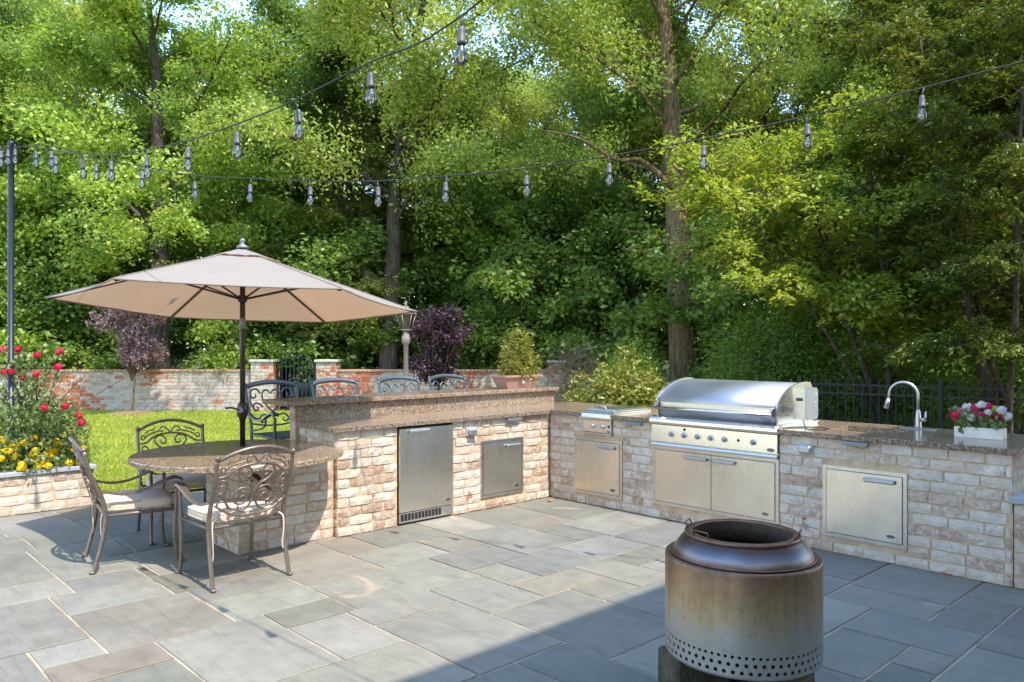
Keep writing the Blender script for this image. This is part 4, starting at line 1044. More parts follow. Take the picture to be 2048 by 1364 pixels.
# ------------------------------------------------------------------ festoon lights and their mast
PT = gd(22, 285, 7.5)
mp = thing('light_mast', 'tall slim dark mast in the planter carrying the string lights', 'mast', (PT[0], PT[1], 0))
MB().lathe([(0.05, 0.386), (0.05, 0.40), (0.027, 0.405), (0.027, 3.52), (0.03, 3.53), (0.02, 3.56)], 14).build('pole', M['blue_pole'], mp)
MB().tube(smooth([(0.0, 0.0, 3.50), (0.10, 0.02, 3.54), (0.05, 0.05, 3.49), (-0.08, -0.04, 3.50), (-0.12, 0.02, 3.44), (0.03, -0.03, 3.47)], 5), 0.006, 6).build('cable_loops', M['cable'], mp)
def bulb_parts(parent, p, sway, short=False):
    x, y, z = p
    s = MB().tube([(x, y, z), (x+sway[0]*0.3, y+sway[1]*0.3, z-0.05)], 0.004, 6).lathe([(0.006, 0.0), (0.012, -0.004), (0.0165, -0.020), (0.0165, -0.056), (0.0185, -0.058), (0.0185, -0.064), (0.015, -0.072)][::-1], 12, (x+sway[0]*0.3, y+sway[1]*0.3, z-0.045)).build('socket', M['socket'], parent)
    c = (x+sway[0]*0.35, y+sway[1]*0.35, z-0.117)
    b = MB().lathe([(0.012, 0.0), (0.014, -0.010), (0.023, -0.028), (0.0265, -0.046), (0.0225, -0.064), (0.013, -0.076), (0.003, -0.080)][::-1], 14, c).build('bulb', M['bulb_glass'], parent)
    MB().tube([(c[0]-0.004, c[1], c[2]-0.004), (c[0]-0.004, c[1], c[2]-0.046), (c[0]+0.004, c[1], c[2]-0.046), (c[0]+0.004, c[1], c[2]-0.004)], 0.0014, 5).build('filament', M['filament'], b)
def strand(label, pixels, az, end, extra_left=None, rs=1):
    t = thing('string_lights', label, 'string lights')
    n = np.array([-math.sin(az), math.cos(az), 0]); Q = []
    for p in pixels:
        d = VW + RT*(p[0]-1024)/FPX + UP*(HORIZ-p[1])/FPX
        Q.append(CAM + d * (n @ (PT - CAM)) / (n @ d))
    Q = Q[::-1]; r = random.Random(rs)
    first = [np.array([PT[0], PT[1], 3.49])]
    path = first + Q
    s0, s1 = Q[-2], Q[-1]; ext = []
    # carry on to the house wall along the rising end of the catenary
    e = np.array(end)
    for f in (0.33, 0.66, 1.0):
        q = s1*(1-f) + e*f; q[2] -= 0.10*math.sin(PI*f); ext.append(q)
    path = path + ext
    pts = smooth([tuple(p) for p in path], 4)
    MB().tube(pts, 0.0042, 6).build('cable', M['cable'], t)
    for q in Q: bulb_parts(t, q, (r.uniform(-0.05, 0.05), r.uniform(-0.05, 0.05)))
    for q in ext[:2]: bulb_parts(t, q, (0, 0))
    return t
b1 = [(926,30),(738,125),(590,200),(476,247),(379,280),(293,299),(224,310),(163,308),(116,302),(67,292)]
b2 = [(1848,175),(1612,233),(1408,277),(1217,312),(1050,337),(893,352),(755,362),(619,362),(503,357),(389,351),(287,333),(192,318),(103,292)]
strand('string of clear bulbs rising steeply from the mast over the terrace', b1, math.radians(2.5), (7.40, PT[1]+0.46, 4.35), rs=2)
strand('long string of clear bulbs crossing above the bar and grill', b2, math.radians(23), (7.40, PT[1]+(7.40-PT[0])*math.tan(math.radians(23)), 3.95), rs=3)
# third strand leaving the mast out of frame
t3 = thing('string_lights', 'short string of clear bulbs leaving the mast towards the side of the lawn', 'string lights')
pth = [np.array([PT[0], PT[1], 3.48]), np.array([PT[0]-0.02, PT[1]-0.25, 3.43]), np.array([PT[0]+0.05, PT[1]-1.2, 3.25]), np.array([PT[0]+0.2, PT[1]-2.4, 3.2]), np.array([PT[0]+0.5, PT[1]-4.5, 3.5])]
MB().tube(smooth([tuple(p) for p in pth], 6), 0.0052, 6).build('cable', M['cable'], t3)
for q in (gd(16, 290, 7.42), gd(30, 288, 7.45), gd(2, 292, 7.2)): bulb_parts(t3, q, (0, 0))

# ------------------------------------------------------------------ garden lamp post
lp = gdz(812, 12.0)
L = thing('lamp_post', 'taupe garden lamp post with glass lantern behind the bar stools', 'lamp post', tuple(lp))
MB().lathe([(0.11, 0), (0.11, 0.10), (0.06, 0.16), (0.040, 0.22), (0.036, 1.58), (0.052, 1.60), (0.066, 1.64), (0.066, 1.70), (0.045, 1.76), (0.040, 1.80)], 16).build('post', M['lamp_paint'], L)
hd = MB().lathe([(0.05, 1.80), (0.085, 1.815), (0.085, 1.83)], 6, smooth=False).lathe([(0.16, 2.055), (0.165, 2.07), (0.11, 2.12), (0.04, 2.16), (0.025, 2.17)], 6, smooth=False)
for k in range(6):
    a = PI/3*k; hd.tube([(0.082*math.cos(a), 0.082*math.sin(a), 1.83), (0.148*math.cos(a), 0.148*math.sin(a), 2.055)], 0.008, 6)
hd = hd.build('lantern_frame', M['lamp_paint'], L)
for k in range(6):
    a, b = PI/3*k, PI/3*(k+1)
    q = [(0.078*math.cos(a), 0.078*math.sin(a), 1.832), (0.078*math.cos(b), 0.078*math.sin(b), 1.832), (0.142*math.cos(b), 0.142*math.sin(b), 2.053), (0.142*math.cos(a), 0.142*math.sin(a), 2.053)]
    w = [(p[0]*0.975, p[1]*0.975, p[2]) for p in q]
    MB().add(q + w, [(0,1,2,3),(7,6,5,4),(0,4,5,1),(1,5,6,2),(2,6,7,3),(3,7,4,0)]).build('pane', M['bulb_glass'], hd)
MB().lathe([(0.02, 1.831), (0.02, 1.90), (0.028, 1.93), (0.018, 1.99), (0.003, 2.0)], 10).build('bulb', M['white_trim'], L)
MB().lathe([(0.02, 2.168), (0.012, 2.19), (0.022, 2.21), (0.012, 2.235), (0.002, 2.27)], 10).build('finial', M['lamp_paint'], L)

# ------------------------------------------------------------------ fire pit on mossy blocks
FC = gdz(1484, 3.45); FB = 0.247; FRAD = 0.335
fp = thing('fire_pit', 'round heat-stained steel fire pit with perforated base and spark ring', 'fire pit', (FC[0], FC[1], FB))
def perforated(rad, z0, z1, n, hole, phase):
    """cylinder band with a ring of round holes, n cells around"""
    vs = []; fs = []; K = 12; cw = 2*PI/n
    for c in range(n):
        ac = (c + phase)*cw; o = len(vs); sq = []; ci = []
        for k in range(K):
            a = 2*PI*k/K + PI/4; ca, sa = math.cos(a), math.sin(a); mm = max(abs(ca), abs(sa))
            sq.append((ac + ca/mm*cw/2, (z0+z1)/2 + sa/mm*(z1-z0)/2)); ci.append((ac + ca*hole/rad, (z0+z1)/2 + sa*hole))
        for (a, z) in sq + ci: vs.append((rad*math.cos(a), rad*math.sin(a), z))
        for (a, z) in ci: vs.append(((rad-0.006)*math.cos(a), (rad-0.006)*math.sin(a), z))
        for k in range(K):
            k2 = (k+1) % K
            fs.append((o+k, o+k2, o+K+k2, o+K+k)); fs.append((o+K+k, o+K+k2, o+2*K+k2, o+2*K+k))
    return vs, fs
bd = MB(); N = 64
bd.lathe([(FRAD, 0.105), (FRAD, 0.415), (FRAD-0.003, 0.425), (FRAD-0.012, 0.428), (FRAD-0.045, 0.420)], 96, close=True)
bd.lathe([(FRAD-0.004, 0.0), (FRAD, 0.004), (FRAD, 0.012)], 96, close=True)
for (a, b, nn, h, ph) in ((0.012, 0.044, 60, 0.0085, 0), (0.044, 0.074, 60, 0.0085, 0.5), (0.074, 0.105, 76, 0.0068, 0)):
    v, f = perforated(FRAD, a, b, nn, h, ph); bd.add(v, f, False)
bd.build('drum', M['heat_steel'], fp, fix=False)
MB().lathe([(FRAD-0.02, 0.006), (FRAD-0.02, 0.30)], 48, close=True).build('inner_wall', M['soot'], fp, fix=False)
MB().lathe([(0.275, 0.03), (0.275, 0.416), (FRAD-0.046, 0.4195)], 48, close=True).lathe([(0.001, 0.03), (0.275, 0.03)], 32, close=True).build('fire_bowl', M['soot'], fp, fix=False)
prof = [(0.302, 0.424), (0.304, 0.432), (0.300, 0.439), (0.295, 0.447), (0.283, 0.466), (0.268, 0.485), (0.252, 0.503), (0.243, 0.513)]
MB().lathe(prof + [(0.237, 0.511)] + [(p[0]-0.006, p[1]-0.002) for p in prof[::-1][1:]], 96, close=True).build('spark_ring', M['heat_ring'], fp, fix=False)
MB().lathe([(0.246, 0.509), (0.250, 0.516), (0.246, 0.523), (0.236, 0.526), (0.216, 0.523), (0.212, 0.518), (0.216, 0.512), (0.246, 0.509)], 80, close=True).build('top_ring', M['burnt_ring'], fp)
MB().lathe([(0.213, 0.519), (0.220, 0.48), (0.235, 0.44), (0.262, 0.418)], 72, close=True).build('mesh_liner', M['burnt_mesh'], fp, fix=False)
MB().lathe([(0.296, 0.4285), (0.312, 0.4295), (0.312, 0.4345), (0.296, 0.4345), (0.296, 0.4285)], 80, close=True).build('seat_ring', M['burnt_ring'], fp)
def hook(px_dir, name='ring_handle'):
    d = np.array(px_dir); d = d/np.linalg.norm(d); tn = np.array([-d[1], d[0]])
    P = lambda r_, s_, z: (d[0]*r_ + tn[0]*s_, d[1]*r_ + tn[1]*s_, z)
    MB().tube([P(0.232, -0.045, 0.524), P(0.242, -0.045, 0.547), P(0.242, 0.045, 0.551), P(0.232, 0.045, 0.525)], 0.0032, 6).build(name, M['burnt_ring'], fp)
hook(VW[:2]*0.45 - RT[:2]*0.95); hook(-VW[:2]*0.40 + RT[:2]*0.7); hook(-VW[:2]*0.45 - RT[:2]*0.85)
for k, (a, lab) in enumerate(((-RT[:2]*0.285 - VW[:2]*0.02, 'mossy concrete block under the fire pit on the table side'), (RT[:2]*0.16 - VW[:2]*0.20, 'mossy concrete block under the fire pit on the house side'), (RT[:2]*0.05 + VW[:2]*0.22, 'mossy concrete block under the fire pit towards the grill'))):
    b = MB(); rr = random.Random(k); w, d, hgt = 0.13, 0.10, FB - 0.0005
    ang = (YAW + (0.25, -0.35, 0.1)[k])
    b.box((-w, -d, 0.0005), (w, d, hgt), 0.012)
    o = b.build('concrete_block', M['moss_block'], None, (FC[0]+a[0]*0.76, FC[1]+a[1]*0.76, 0)); o.rotation_euler = (0, 0, ang)
    tag(o, lab, 'block', 'blocks under the fire pit')
# ------------------------------------------------------------------ vegetation
def unit(a): return a / np.maximum(np.linalg.norm(a, axis=-1, keepdims=True), 1e-9)
def leaf_geo(c, nrm, ax, l, w, fold=0.12):
    ax = unit(ax - nrm * (ax*nrm).sum(1, keepdims=True)); b = np.cross(nrm, ax)
    l = np.broadcast_to(np.asarray(l, float).reshape(-1, 1), (len(c), 1)); w = np.broadcast_to(np.asarray(w, float).reshape(-1, 1), (len(c), 1))
    V = np.stack([c - ax*l*0.5, c - b*w*0.5 + nrm*w*fold - ax*l*0.06, c + ax*l*0.5 - nrm*l*0.08, c + b*w*0.5 + nrm*w*fold - ax*l*0.06], 1).reshape(-1, 3)
    F = np.arange(len(c)*4).reshape(-1, 4)
    return V, F
def sprays(rng, centers, dirs, per, rad, flat, ll, lw, up=0.75, droop=0.25, jit=0.6, vary=0.0):
    """clumps of leaves round twig ends, each clump tilted its own way"""
    n = len(centers); pers = np.maximum(4, (per*rng.uniform(1-vary, 1+vary, n)).astype(int)); idx = np.repeat(np.arange(n), pers); m = len(idx)
    rr = (rad * rng.uniform(0.55, 1.35, n))[idx]; a = rng.uniform(0, 2*PI, m); q = np.sqrt(rng.uniform(0, 1, m)) * rr
    off = np.stack([np.cos(a)*q, np.sin(a)*q, rng.normal(0, 1, m)*flat*rr - droop*(q**2)/np.maximum(rr, 1e-3)], 1)
    tilt = rng.normal(0, 0.28, (n, 2))[idx]; off[:, 2] += off[:, 0]*tilt[:, 0] + off[:, 1]*tilt[:, 1]
    c = centers[idx] + off
    nrm = unit(np.stack([rng.normal(0, jit, m), rng.normal(0, jit, m), np.full(m, up) + rng.normal(0, 0.25, m)], 1))
    ax = unit(dirs[idx]*0.6 + np.stack([np.cos(a), np.sin(a), np.full(m, -0.35)], 1)*0.8 + rng.normal(0, 0.4, (m, 3)))
    sc = rng.uniform(0.6, 1.3, m) * rng.uniform(0.8, 1.2, n)[idx]
    return leaf_geo(c, nrm, ax, ll*sc, lw*sc)
def polyline(rng, p0, d, L, n, bend, rise=0.0, droop=0.0):
    pts = [np.array(p0, float)]; d = np.array(d, float); d /= np.linalg.norm(d)
    for k in range(n):
        d = d + rng.normal(0, bend, 3) + np.array([0, 0, rise - droop*(k/n)]); d /= np.linalg.norm(d)
        pts.append(pts[-1] + d*L/n)
    return pts
def make_tree(name, label, cat, seed, H, base, R, limbs, subs, per, ll, lw, spray_r, trunk_r, leafmat, bark='bark', flat=0.16, droop=0.25, prof=None, stems=None, limb_up=0.35, limb_droop=0.05, tw=2, up=0.75, jit=0.6, lean=(0, 0), loc=(0,0,0), group=None, top=0.97, clump=1.0, limb_r=0.30):
    rng = np.random.default_rng(seed); root = thing(name, label, cat, loc, 0, group); bk = MB()
    prof = prof or (lambda h: math.sin(PI*min(1, 0.22 + 0.74*h))**0.75)
    cs, ds = [], []
    if stems is None: stems = [((0, 0, -0.1), (lean[0], lean[1], 1), H*top, trunk_r)]
    for (p0, d0, L0, r0) in stems:
        tr = polyline(rng, p0, d0, L0, 12, 0.035, 0.012)
        rad = [r0*(1.0 - 0.85*(k/12)**1.1) for k in range(13)]; rad[0] *= 1.35
        bk.tube(smooth([tuple(p) for p in tr], 2), [float(np.interp(k/2, range(13), rad)) for k in range(25)], 10)
        tr = np.array(tr); zs = tr[:, 2]; nl = max(3, int(limbs/len(stems)))
        for i in range(nl):
            h = (i + rng.uniform(0.1, 0.9))/nl; z = base + (H*top - base)*h*0.98
            z = min(z, zs[-1]-0.05)
            P = np.array([np.interp(z, zs, tr[:, k]) for k in range(3)]); az = i*2.39996 + rng.uniform(-0.9, 0.9) + seed
            L = R*prof(h)*rng.uniform(0.5, 1.2); e = limb_up + 0.55*h
            d = np.array([math.cos(az), math.sin(az), e])
            lb = polyline(rng, P, d, L, 7, 0.13, 0.02, limb_droop); lr = max(0.012, r0*limb_r*(L/R)*(1-0.5*h))
            bk.tube([tuple(p) for p in lb], [lr*(1-0.75*k/7) for k in range(8)], 6, cap=False)
            for s_ in range(subs):
                f = 0.25 + 0.75*(s_ + rng.uniform(0.2, 0.8))/subs; q = f*7; k = min(6, int(q)); P2 = lb[k] + (lb[k+1]-lb[k])*(q-k)
                dd = unit((lb[k+1]-lb[k])[None])[0]; side = np.cross(dd, [0, 0, 1.0])*(1 if s_ % 2 else -1)
                sd = dd*0.6 + side*rng.uniform(0.4, 1.0) + np.array([0, 0, rng.uniform(-0.15, 0.35)])
                SL = (0.22*L + 0.35)*rng.uniform(0.6, 1.1)*clump
                sb = polyline(rng, P2, sd, SL, 3, 0.15, 0.0, limb_droop); bk.tube([tuple(p) for p in sb], [max(0.006, lr*0.32), 0.009, 0.007, 0.004], 4, cap=False)
                for u in range(tw):
                    g = 1.0 - 0.5*u/max(1, tw-1) if tw > 1 else 1.0
                    q2 = g*3; k2 = min(2, int(q2)); cs.append(sb[k2] + (sb[k2+1]-sb[k2])*(q2-k2) + rng.normal(0, 0.10*spray_r, 3)); ds.append(unit((sb[-1]-sb[0])[None])[0])
            cs.append(lb[-1]); ds.append(unit((lb[-1]-lb[-2])[None])[0])
    V, F = sprays(rng, np.array(cs), np.array(ds), per, spray_r, flat, ll, lw, up, droop, jit, 0.6)
    bk.build('trunk', M[bark], root, fix=False)
    link('crown', np_mesh('crown', V, F, M[leafmat]), root)
    return root
def replant(src, x, D, rz, s=1.0, label=None, group=None, z=0.0):
    o = copy_tree(src); put(o, x, D, rz, s, z)
    if label: o['label'] = label
    if group: o['group'] = group
    return o
def put(o, x, D, rz, s=1.0, z=0.0):
    o.location = tuple(gdz(x, D, z)); o.rotation_euler = (0, 0, rz); o.scale = (s, s, s) if not isinstance(s, tuple) else s
WG = 'trees of the wood beyond the garden wall'
oak = make_tree('oak_tree', 'big straight-trunked oak with thick grey trunk behind the grill', 'tree', 1, 14, 5.0, 5.0, 28, 8, 205, 0.105, 0.052, 0.60, 0.34, 'leaf_oak', limb_up=0.45, limb_droop=0.12, flat=0.36, up=0.5, jit=0.8, droop=0.2, limb_r=0.19)
put(oak, 1366, 17.0, 0.6)
# two bare grey branches low on the oak's trunk
bb = MB()
r_ = RT*1.0
def pr(u, z, w=0.0): q = -RT*u - VW*w; R_ = Matrix.Rotation(-0.6, 3, 'Z') @ Vector((q[0], q[1], z)); return tuple(R_)
bb.tube(smooth([pr(0.15, 3.25), pr(0.45, 3.5), pr(0.9, 3.62), pr(1.35, 3.66, 0.1)], 4), [0.06, 0.055, 0.052, 0.05, 0.048, 0.046, 0.043, 0.04, 0.037, 0.034, 0.03, 0.026, 0.02], 7)
bb.tube(smooth([pr(0.2, 3.6), pr(0.5, 3.9), pr(0.85, 4.0), pr(1.4, 4.08, 0.2)], 4), [0.045, 0.042, 0.04, 0.038, 0.036, 0.034, 0.031, 0.029, 0.026, 0.023, 0.02, 0.017, 0.013], 7)
bb.tube(smooth([pr(0.2, 5.0), pr(0.9, 5.6), pr(1.5, 5.55, 0.3), pr(2.3, 5.95, 0.5), pr(3.1, 6.1, 0.6)], 4), [0.07 - 0.0033*k for k in range(17)], 7)
bb.build('bare_branch', M['bark'], oak, fix=False)

mapA = make_tree('maple_tree', 'tall dark-trunked maple with layered sunlit boughs above the umbrella', 'tree', 2, 12.3, 3.4, 4.8, 28, 8, 205, 0.105, 0.066, 0.55, 0.27, 'leaf_maple', 'bark_dark', limb_up=0.45, limb_droop=0.16, flat=0.30, up=0.6, jit=0.75, droop=0.25, group=WG)
put(mapA, 322, 19.5, 0.4)
mapB = make_tree('maple_tree', 'leafy maple with deep green crown', 'tree', 3, 11.5, 2.0, 4.2, 26, 8, 200, 0.105, 0.062, 0.55, 0.20, 'leaf_deep', 'bark_dark', limb_up=0.55, limb_droop=0.14, flat=0.40, up=0.45, jit=0.85, droop=0.15, group=WG)
oakB = make_tree('oak_tree', 'tall oak with dark trunk rising behind the lamp post', 'tree', 4, 13.5, 4.4, 4.9, 26, 8, 205, 0.108, 0.052, 0.62, 0.25, 'leaf_oak', 'bark_dark', limb_up=0.7, limb_droop=0.14, flat=0.42, up=0.45, jit=0.85, droop=0.15, group=WG)
put(oakB, 776, 19.8, 2.0)
und = make_tree('understory_tree', 'small understory tree with low leafy branches behind the garden wall', 'tree', 5, 6.0, 0.5, 2.4, 26, 7, 66, 0.14, 0.085, 0.44, 0.07, 'leaf_deep', 'bark_dark', limb_up=0.5, limb_droop=0.10, flat=0.35, up=0.5, jit=0.8, group=WG)
bright = make_tree('sapling', 'bright green young tree catching the sun behind the garden wall', 'tree', 6, 6.5, 0.8, 2.2, 24, 7, 95, 0.13, 0.085, 0.42, 0.06, 'leaf_maple', 'bark', limb_up=0.5, limb_droop=0.1, flat=0.32, up=0.55, jit=0.75, group=WG)
put(mapB, 560, 23.5, 1.0, 1.0); mapB['label'] = 'deep green maple directly behind the umbrella'
put(und, 560, 20.6, 0.3, (1.0, 1.0, 0.8)); und['label'] = 'low leafy understory tree behind the umbrella pole and gate'
put(bright, 40, 19.8, 0.3, 1.0); bright['label'] = 'bright green sapling behind the mast and rose bush'
plan = [ # source, column, distance, turn, scale, label
 (mapA, 60, 23.5, 2.1, 0.92, 'sunlit maple behind the string-light mast'), (mapB, -120, 22, 0.5, 1.0, 'dark maple at the planter end of the garden wall'),
 (mapA, -60, 27, 3.9, 1.1, 'tall maple deep behind the mast'), (oakB, 205, 27, 1.0, 0.95, 'slender oak between the mast and the dark-trunked maple'),
 (oak, 440, 26, 4.1, 0.72, 'oak showing above the umbrella canopy'), (mapA, 640, 27.5, 5.2, 0.9, 'tall maple crown above the gate'),
 (mapB, 930, 23.0, 4.0, 0.82, 'deep green maple behind the dark purple tree'), (oak, 1010, 26.5, 0.9, 0.78, 'leaning woodland oak above the flower pot on the bar'),
 (mapB, 1190, 22.5, 2.2, 1.05, 'dark maple behind the golden shrub'), (oakB, 1150, 29, 3.3, 1.05, 'tall oak seen in the gap beside the big oak trunk'),
 (mapA, 1480, 24, 0.1, 0.82, 'maple crown behind the grill hood'), (oakB, 1560, 21, 4.4, 1.0, 'tall oak crown between the big oak and the cypress'), (mapB, 1660, 19.0, 1.4, 0.8, 'dark maple behind the lime-green tree'),
 (oak, 1800, 24, 2.7, 0.8, 'oak crown behind the dark cypress'), (mapA, 2010, 20, 5.0, 1.0, 'maple behind the flower box on the sink counter'), (oakB, 2200, 18, 0.2, 1.0, 'oak beyond the seat wall'),
 (mapB, 330, 31, 0.7, 0.9, 'far deep green maple seen between the near trunks'), 
  (oakB, 560, 35, 5.5, 0.85, 'far oak deep in the wood behind the gate'), (mapB, 1010, 34, 1.2, 0.95, 'far maple deep in the wood behind the bar'),
  (mapA, 1600, 33, 4.2, 0.95, 'far maple deep in the wood behind the grill'), (mapB, 1900, 32, 0.9, 1.0, 'far maple deep in the wood behind the faucet'), (oakB, -150, 34, 2.0, 0.9, 'far oak beyond the planter end of the lawn')]
for s_, x, D, rz, sc, lab in plan: replant(s_, x, D, rz, sc, lab, WG)
for k, (x, D, sc, lab) in enumerate([(150, 20.4, (1.0, 1.0, .78), 'low understory tree behind the pink-leaved plum tree'), (700, 20.8, (1.1, 1.1, .8), 'low understory tree behind the gate pier'),
      (1050, 20.6, (1.1, 1.1, .85), 'low understory tree behind the potted golden plant'), (1230, 19.6, (1.0, 1.0, .9), 'low understory tree behind the golden shrub'), (1530, 15.5, (.95, .95, .75), 'low understory tree behind the grill hood'),
      (1660, 14.5, (.9, .9, .7), 'low understory tree behind the rotisserie motor'), (1980, 13.0, (.9, .9, .8), 'low understory tree behind the flower box'), (-60, 20.5, (1., 1., .9), 'low understory tree beyond the planter'), (560, 27, (1.2, 1.2, 1.0), 'understory tree deeper behind the gate'), (890, 24.5, (1.1, 1.1, .85), 'low understory tree behind the dark purple plum'), (1110, 27, (1.2, 1.2, 1.0), 'understory tree deeper behind the bar pot'), (300, 27, (1.2, 1.2, 1.0), 'understory tree deeper behind the plum tree'), (830, 27, (1.3, 1.3, 1.0), 'understory tree deeper behind the lamp post')]):
    replant(und, x, D, k*1.7, sc, lab, WG)
for k, (x, D, sc, lab) in enumerate([(480, 20.0, .8, 'bright sapling over the garden wall beside the umbrella pole'), (640, 21.5, .9, 'bright sapling behind the iron gate'), (250, 23, 1.1, 'bright sapling between the plum tree and maple trunk'), (1420, 19, .95, 'bright sapling beside the big oak trunk'), (1290, 23, 1.0, 'bright sapling in the wood behind the golden shrub'), (990, 23, 1.05, 'bright sapling in the wood behind the stools'), (1760, 16, 1.0, 'bright sapling behind the faucet')]):
    replant(bright, x, D, k*2.1, sc, lab, WG)
# the far edge of the wood, one dim mass of leaves low between the trunks
rng = np.random.default_rng(55); n = 1500; xs = rng.uniform(-500, 2500, n); Ds = rng.uniform(40, 52, n)
cc = CAM[None] + Ds[:, None]*(VW + RT*((xs-1024)/FPX)[:, None]); cc[:, 2] = rng.uniform(0.2, 1.0, n)**1.1*(4.6 + 1.6*np.sin(xs*0.011) + 0.8*np.sin(xs*0.037))
V, F = sprays(rng, cc, unit(rng.normal(0, 1, (n, 3))), 42, 1.1, 0.5, 0.30, 0.19, 0.5, 0.1, 0.8, 0.5); V[:, 2] = np.maximum(V[:, 2], -0.02)
tag(link('distant_wood', np_mesh('distant_wood', V, F, M['leaf_deep'])), 'far dim green edge of the wood seen between the trunks', 'wood', kind='stuff')
# slim bare trunks
rng = np.random.default_rng(77)
for x, D, h, r, bk_, lab in [(208, 21.5, 7.5, 0.075, 'bark', 'slim pale trunk behind the plum tree'), (420, 21.0, 5.0, 0.06, 'bark', 'slim grey trunk between umbrella pole and dark maple'), (92, 24, 9, 0.22, 'bark_dark', 'dark leaning trunk behind the mast'), (1068, 26, 10, 0.16, 'bark_dark', 'dark trunk behind the pot on the bar'), (1196, 25, 10, 0.20, 'bark', 'pale trunk in the gap beside the big oak'), (1110, 30, 11, 0.2, 'bark_dark', 'far dark trunk behind the pier'), (660, 23, 8, 0.10, 'bark_dark', 'slim dark trunk above the gate pier'), (985, 24, 9, 0.09, 'bark_dark', 'slim dark trunk behind the bar stools'), (715, 25, 9, 0.12, 'bark_dark', 'slim dark trunk beside the tall oak')]:
    t = thing('bare_trunk', lab, 'tree trunk', tuple(gdz(x, D)), 0, 'bare trunks in the wood')
    p = polyline(rng, (0, 0, -0.1), (rng.uniform(-.1, .1), rng.uniform(-.1, .1), 1), h, 10, 0.05, 0.02); b = MB().tube(smooth([tuple(q) for q in p], 2), [r*(1-0.6*k/20) for k in range(21)], 8)
    for k in range(7):
        q = p[4 + k % 6]; d = np.array([math.cos(k*2.4), math.sin(k*2.4), rng.uniform(0.1, 0.7)]); lb = polyline(rng, q, d, rng.uniform(0.8, 2.0), 5, 0.15); b.tube([tuple(z) for z in lb], [r*0.3*(1-0.8*i/5) for i in range(6)], 5, cap=False)
    b.build('trunk', M[bk_], t, fix=False)
# hemlock with fine drooping needles
hem_ = make_tree('hemlock_tree', 'feathery dark conifer beside the umbrella tip', 'tree', 8, 9.5, 1.2, 2.6, 44, 7, 110, 0.12, 0.022, 0.34, 0.10, 'leaf_needle', 'bark_dark', flat=0.10, droop=0.5, prof=lambda h: (1-h)**0.8 + 0.12, limb_up=0.05, limb_droop=0.22, up=0.9, jit=0.35)
put(hem_, 715, 21.0, 1.0)
# lime-green layered tree and dark cypress on the right
s0 = RT*-1.0
def sv(a, b, c): q = RT*a + VW*b; return (q[0], q[1], c)
lime = make_tree('dogwood_tree', 'lime-green multi-stemmed tree with layered drooping sprays behind the grill', 'tree', 12, 4.7, 2.1, 1.75, 40, 7, 60, 0.105, 0.050, 0.30, 0.06, 'leaf_lime', 'bark_dark', flat=0.10, droop=0.55, stems=[((0, 0, -0.1), sv(-0.42, 0.0, 1), 4.9, 0.055), ((0.08, 0.05, -0.1), sv(-0.36, 0.15, 1), 5.2, 0.06), ((-0.06, 0.08, -0.1), sv(-0.16, -0.1, 1), 5.2, 0.05), ((0.03, -0.1, -0.1), sv(-0.56, -0.12, 1), 4.6, 0.045)], limb_up=0.05, limb_droop=0.16, up=0.85, jit=0.4, prof=lambda h: 0.75+0.35*math.sin(PI*h))
lime.location = tuple(gdz(1795, 11.2)); lime.scale = (0.92, 0.92, 0.95)
cyp = make_tree('cypress_tree', 'tall dark cypress with fan-shaped sprays rising beyond the lime-green tree', 'tree', 14, 8.5, 1.75, 2.15, 64, 8, 92, 0.085, 0.036, 0.25, 0.09, 'leaf_cypress', 'bark_dark', flat=0.12, droop=0.5, stems=[((0, 0, -0.1), sv(-0.10, 0.0, 1), 8.3, 0.07), ((0.15, 0.05, -0.1), sv(0.16, 0.1, 1), 8.0, 0.08), ((-0.1, 0.15, -0.1), sv(-0.02, 0.2, 1), 7.5, 0.06), ((0.0, -0.15, -0.1), sv(0.32, -0.1, 1), 6.5, 0.06)], limb_up=0.15, limb_droop=0.10, up=0.8, jit=0.5, prof=lambda h: 0.95-0.35*h)
put(cyp, 1985, 12.6, 0.0, 1.18)
replant(cyp, 2035, 9.7, 2.2, (0.80, 0.80, 0.76), 'nearer dark cypress with fan-shaped sprays behind the flower box')
replant(cyp, 2230, 12.4, 2.2, 1.15, 'dark cypress with fan-shaped sprays beyond the seat wall')
# purple-leaved plums
plum = make_tree('plum_tree', 'small vase-shaped plum tree with sunlit purple-pink leaves on the lawn', 'tree', 21, 2.75, 0.95, 0.62, 40, 5, 27, 0.066, 0.042, 0.115, 0.035, 'leaf_plum', 'bark', flat=0.6, droop=0.0, stems=[((0, 0, -0.05), (0.02, 0, 1), 1.0, 0.04)] + [((0.0, 0, 0.75), (math.cos(a)*0.30, math.sin(a)*0.30, 1), 1.75, 0.016) for a in np.arange(0, 6.28, 0.7)], limb_up=1.1, limb_droop=0.0, up=0.3, jit=0.9, prof=lambda h: 0.30+0.5*math.sin(PI*min(1, 0.1+h*0.95)))
put(plum, 264, 18.0, 0.3)
pd = copy_tree(plum); put(pd, 878, 15.2, 2.0, (0.85, 0.85, 0.80)); pd['label'] = 'dark purple plum tree beside the lamp post, its shade put into the leaf colour'
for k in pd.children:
    if k.name.startswith('crown'): k.data = k.data.copy(); k.data.materials[0] = M['leaf_plum_dark']  # darker version of the plum leaves: this tree's shade is put into the colour
mu = MB().lathe([(0.62, -0.012), (0.5, 0.02), (0.2, 0.05), (0.05, 0.055)], 24); pl = gdz(264, 18.0); tag(mu.build('mulch_bed', M['mulch'], None, (pl[0], pl[1], 0)), kind='structure')

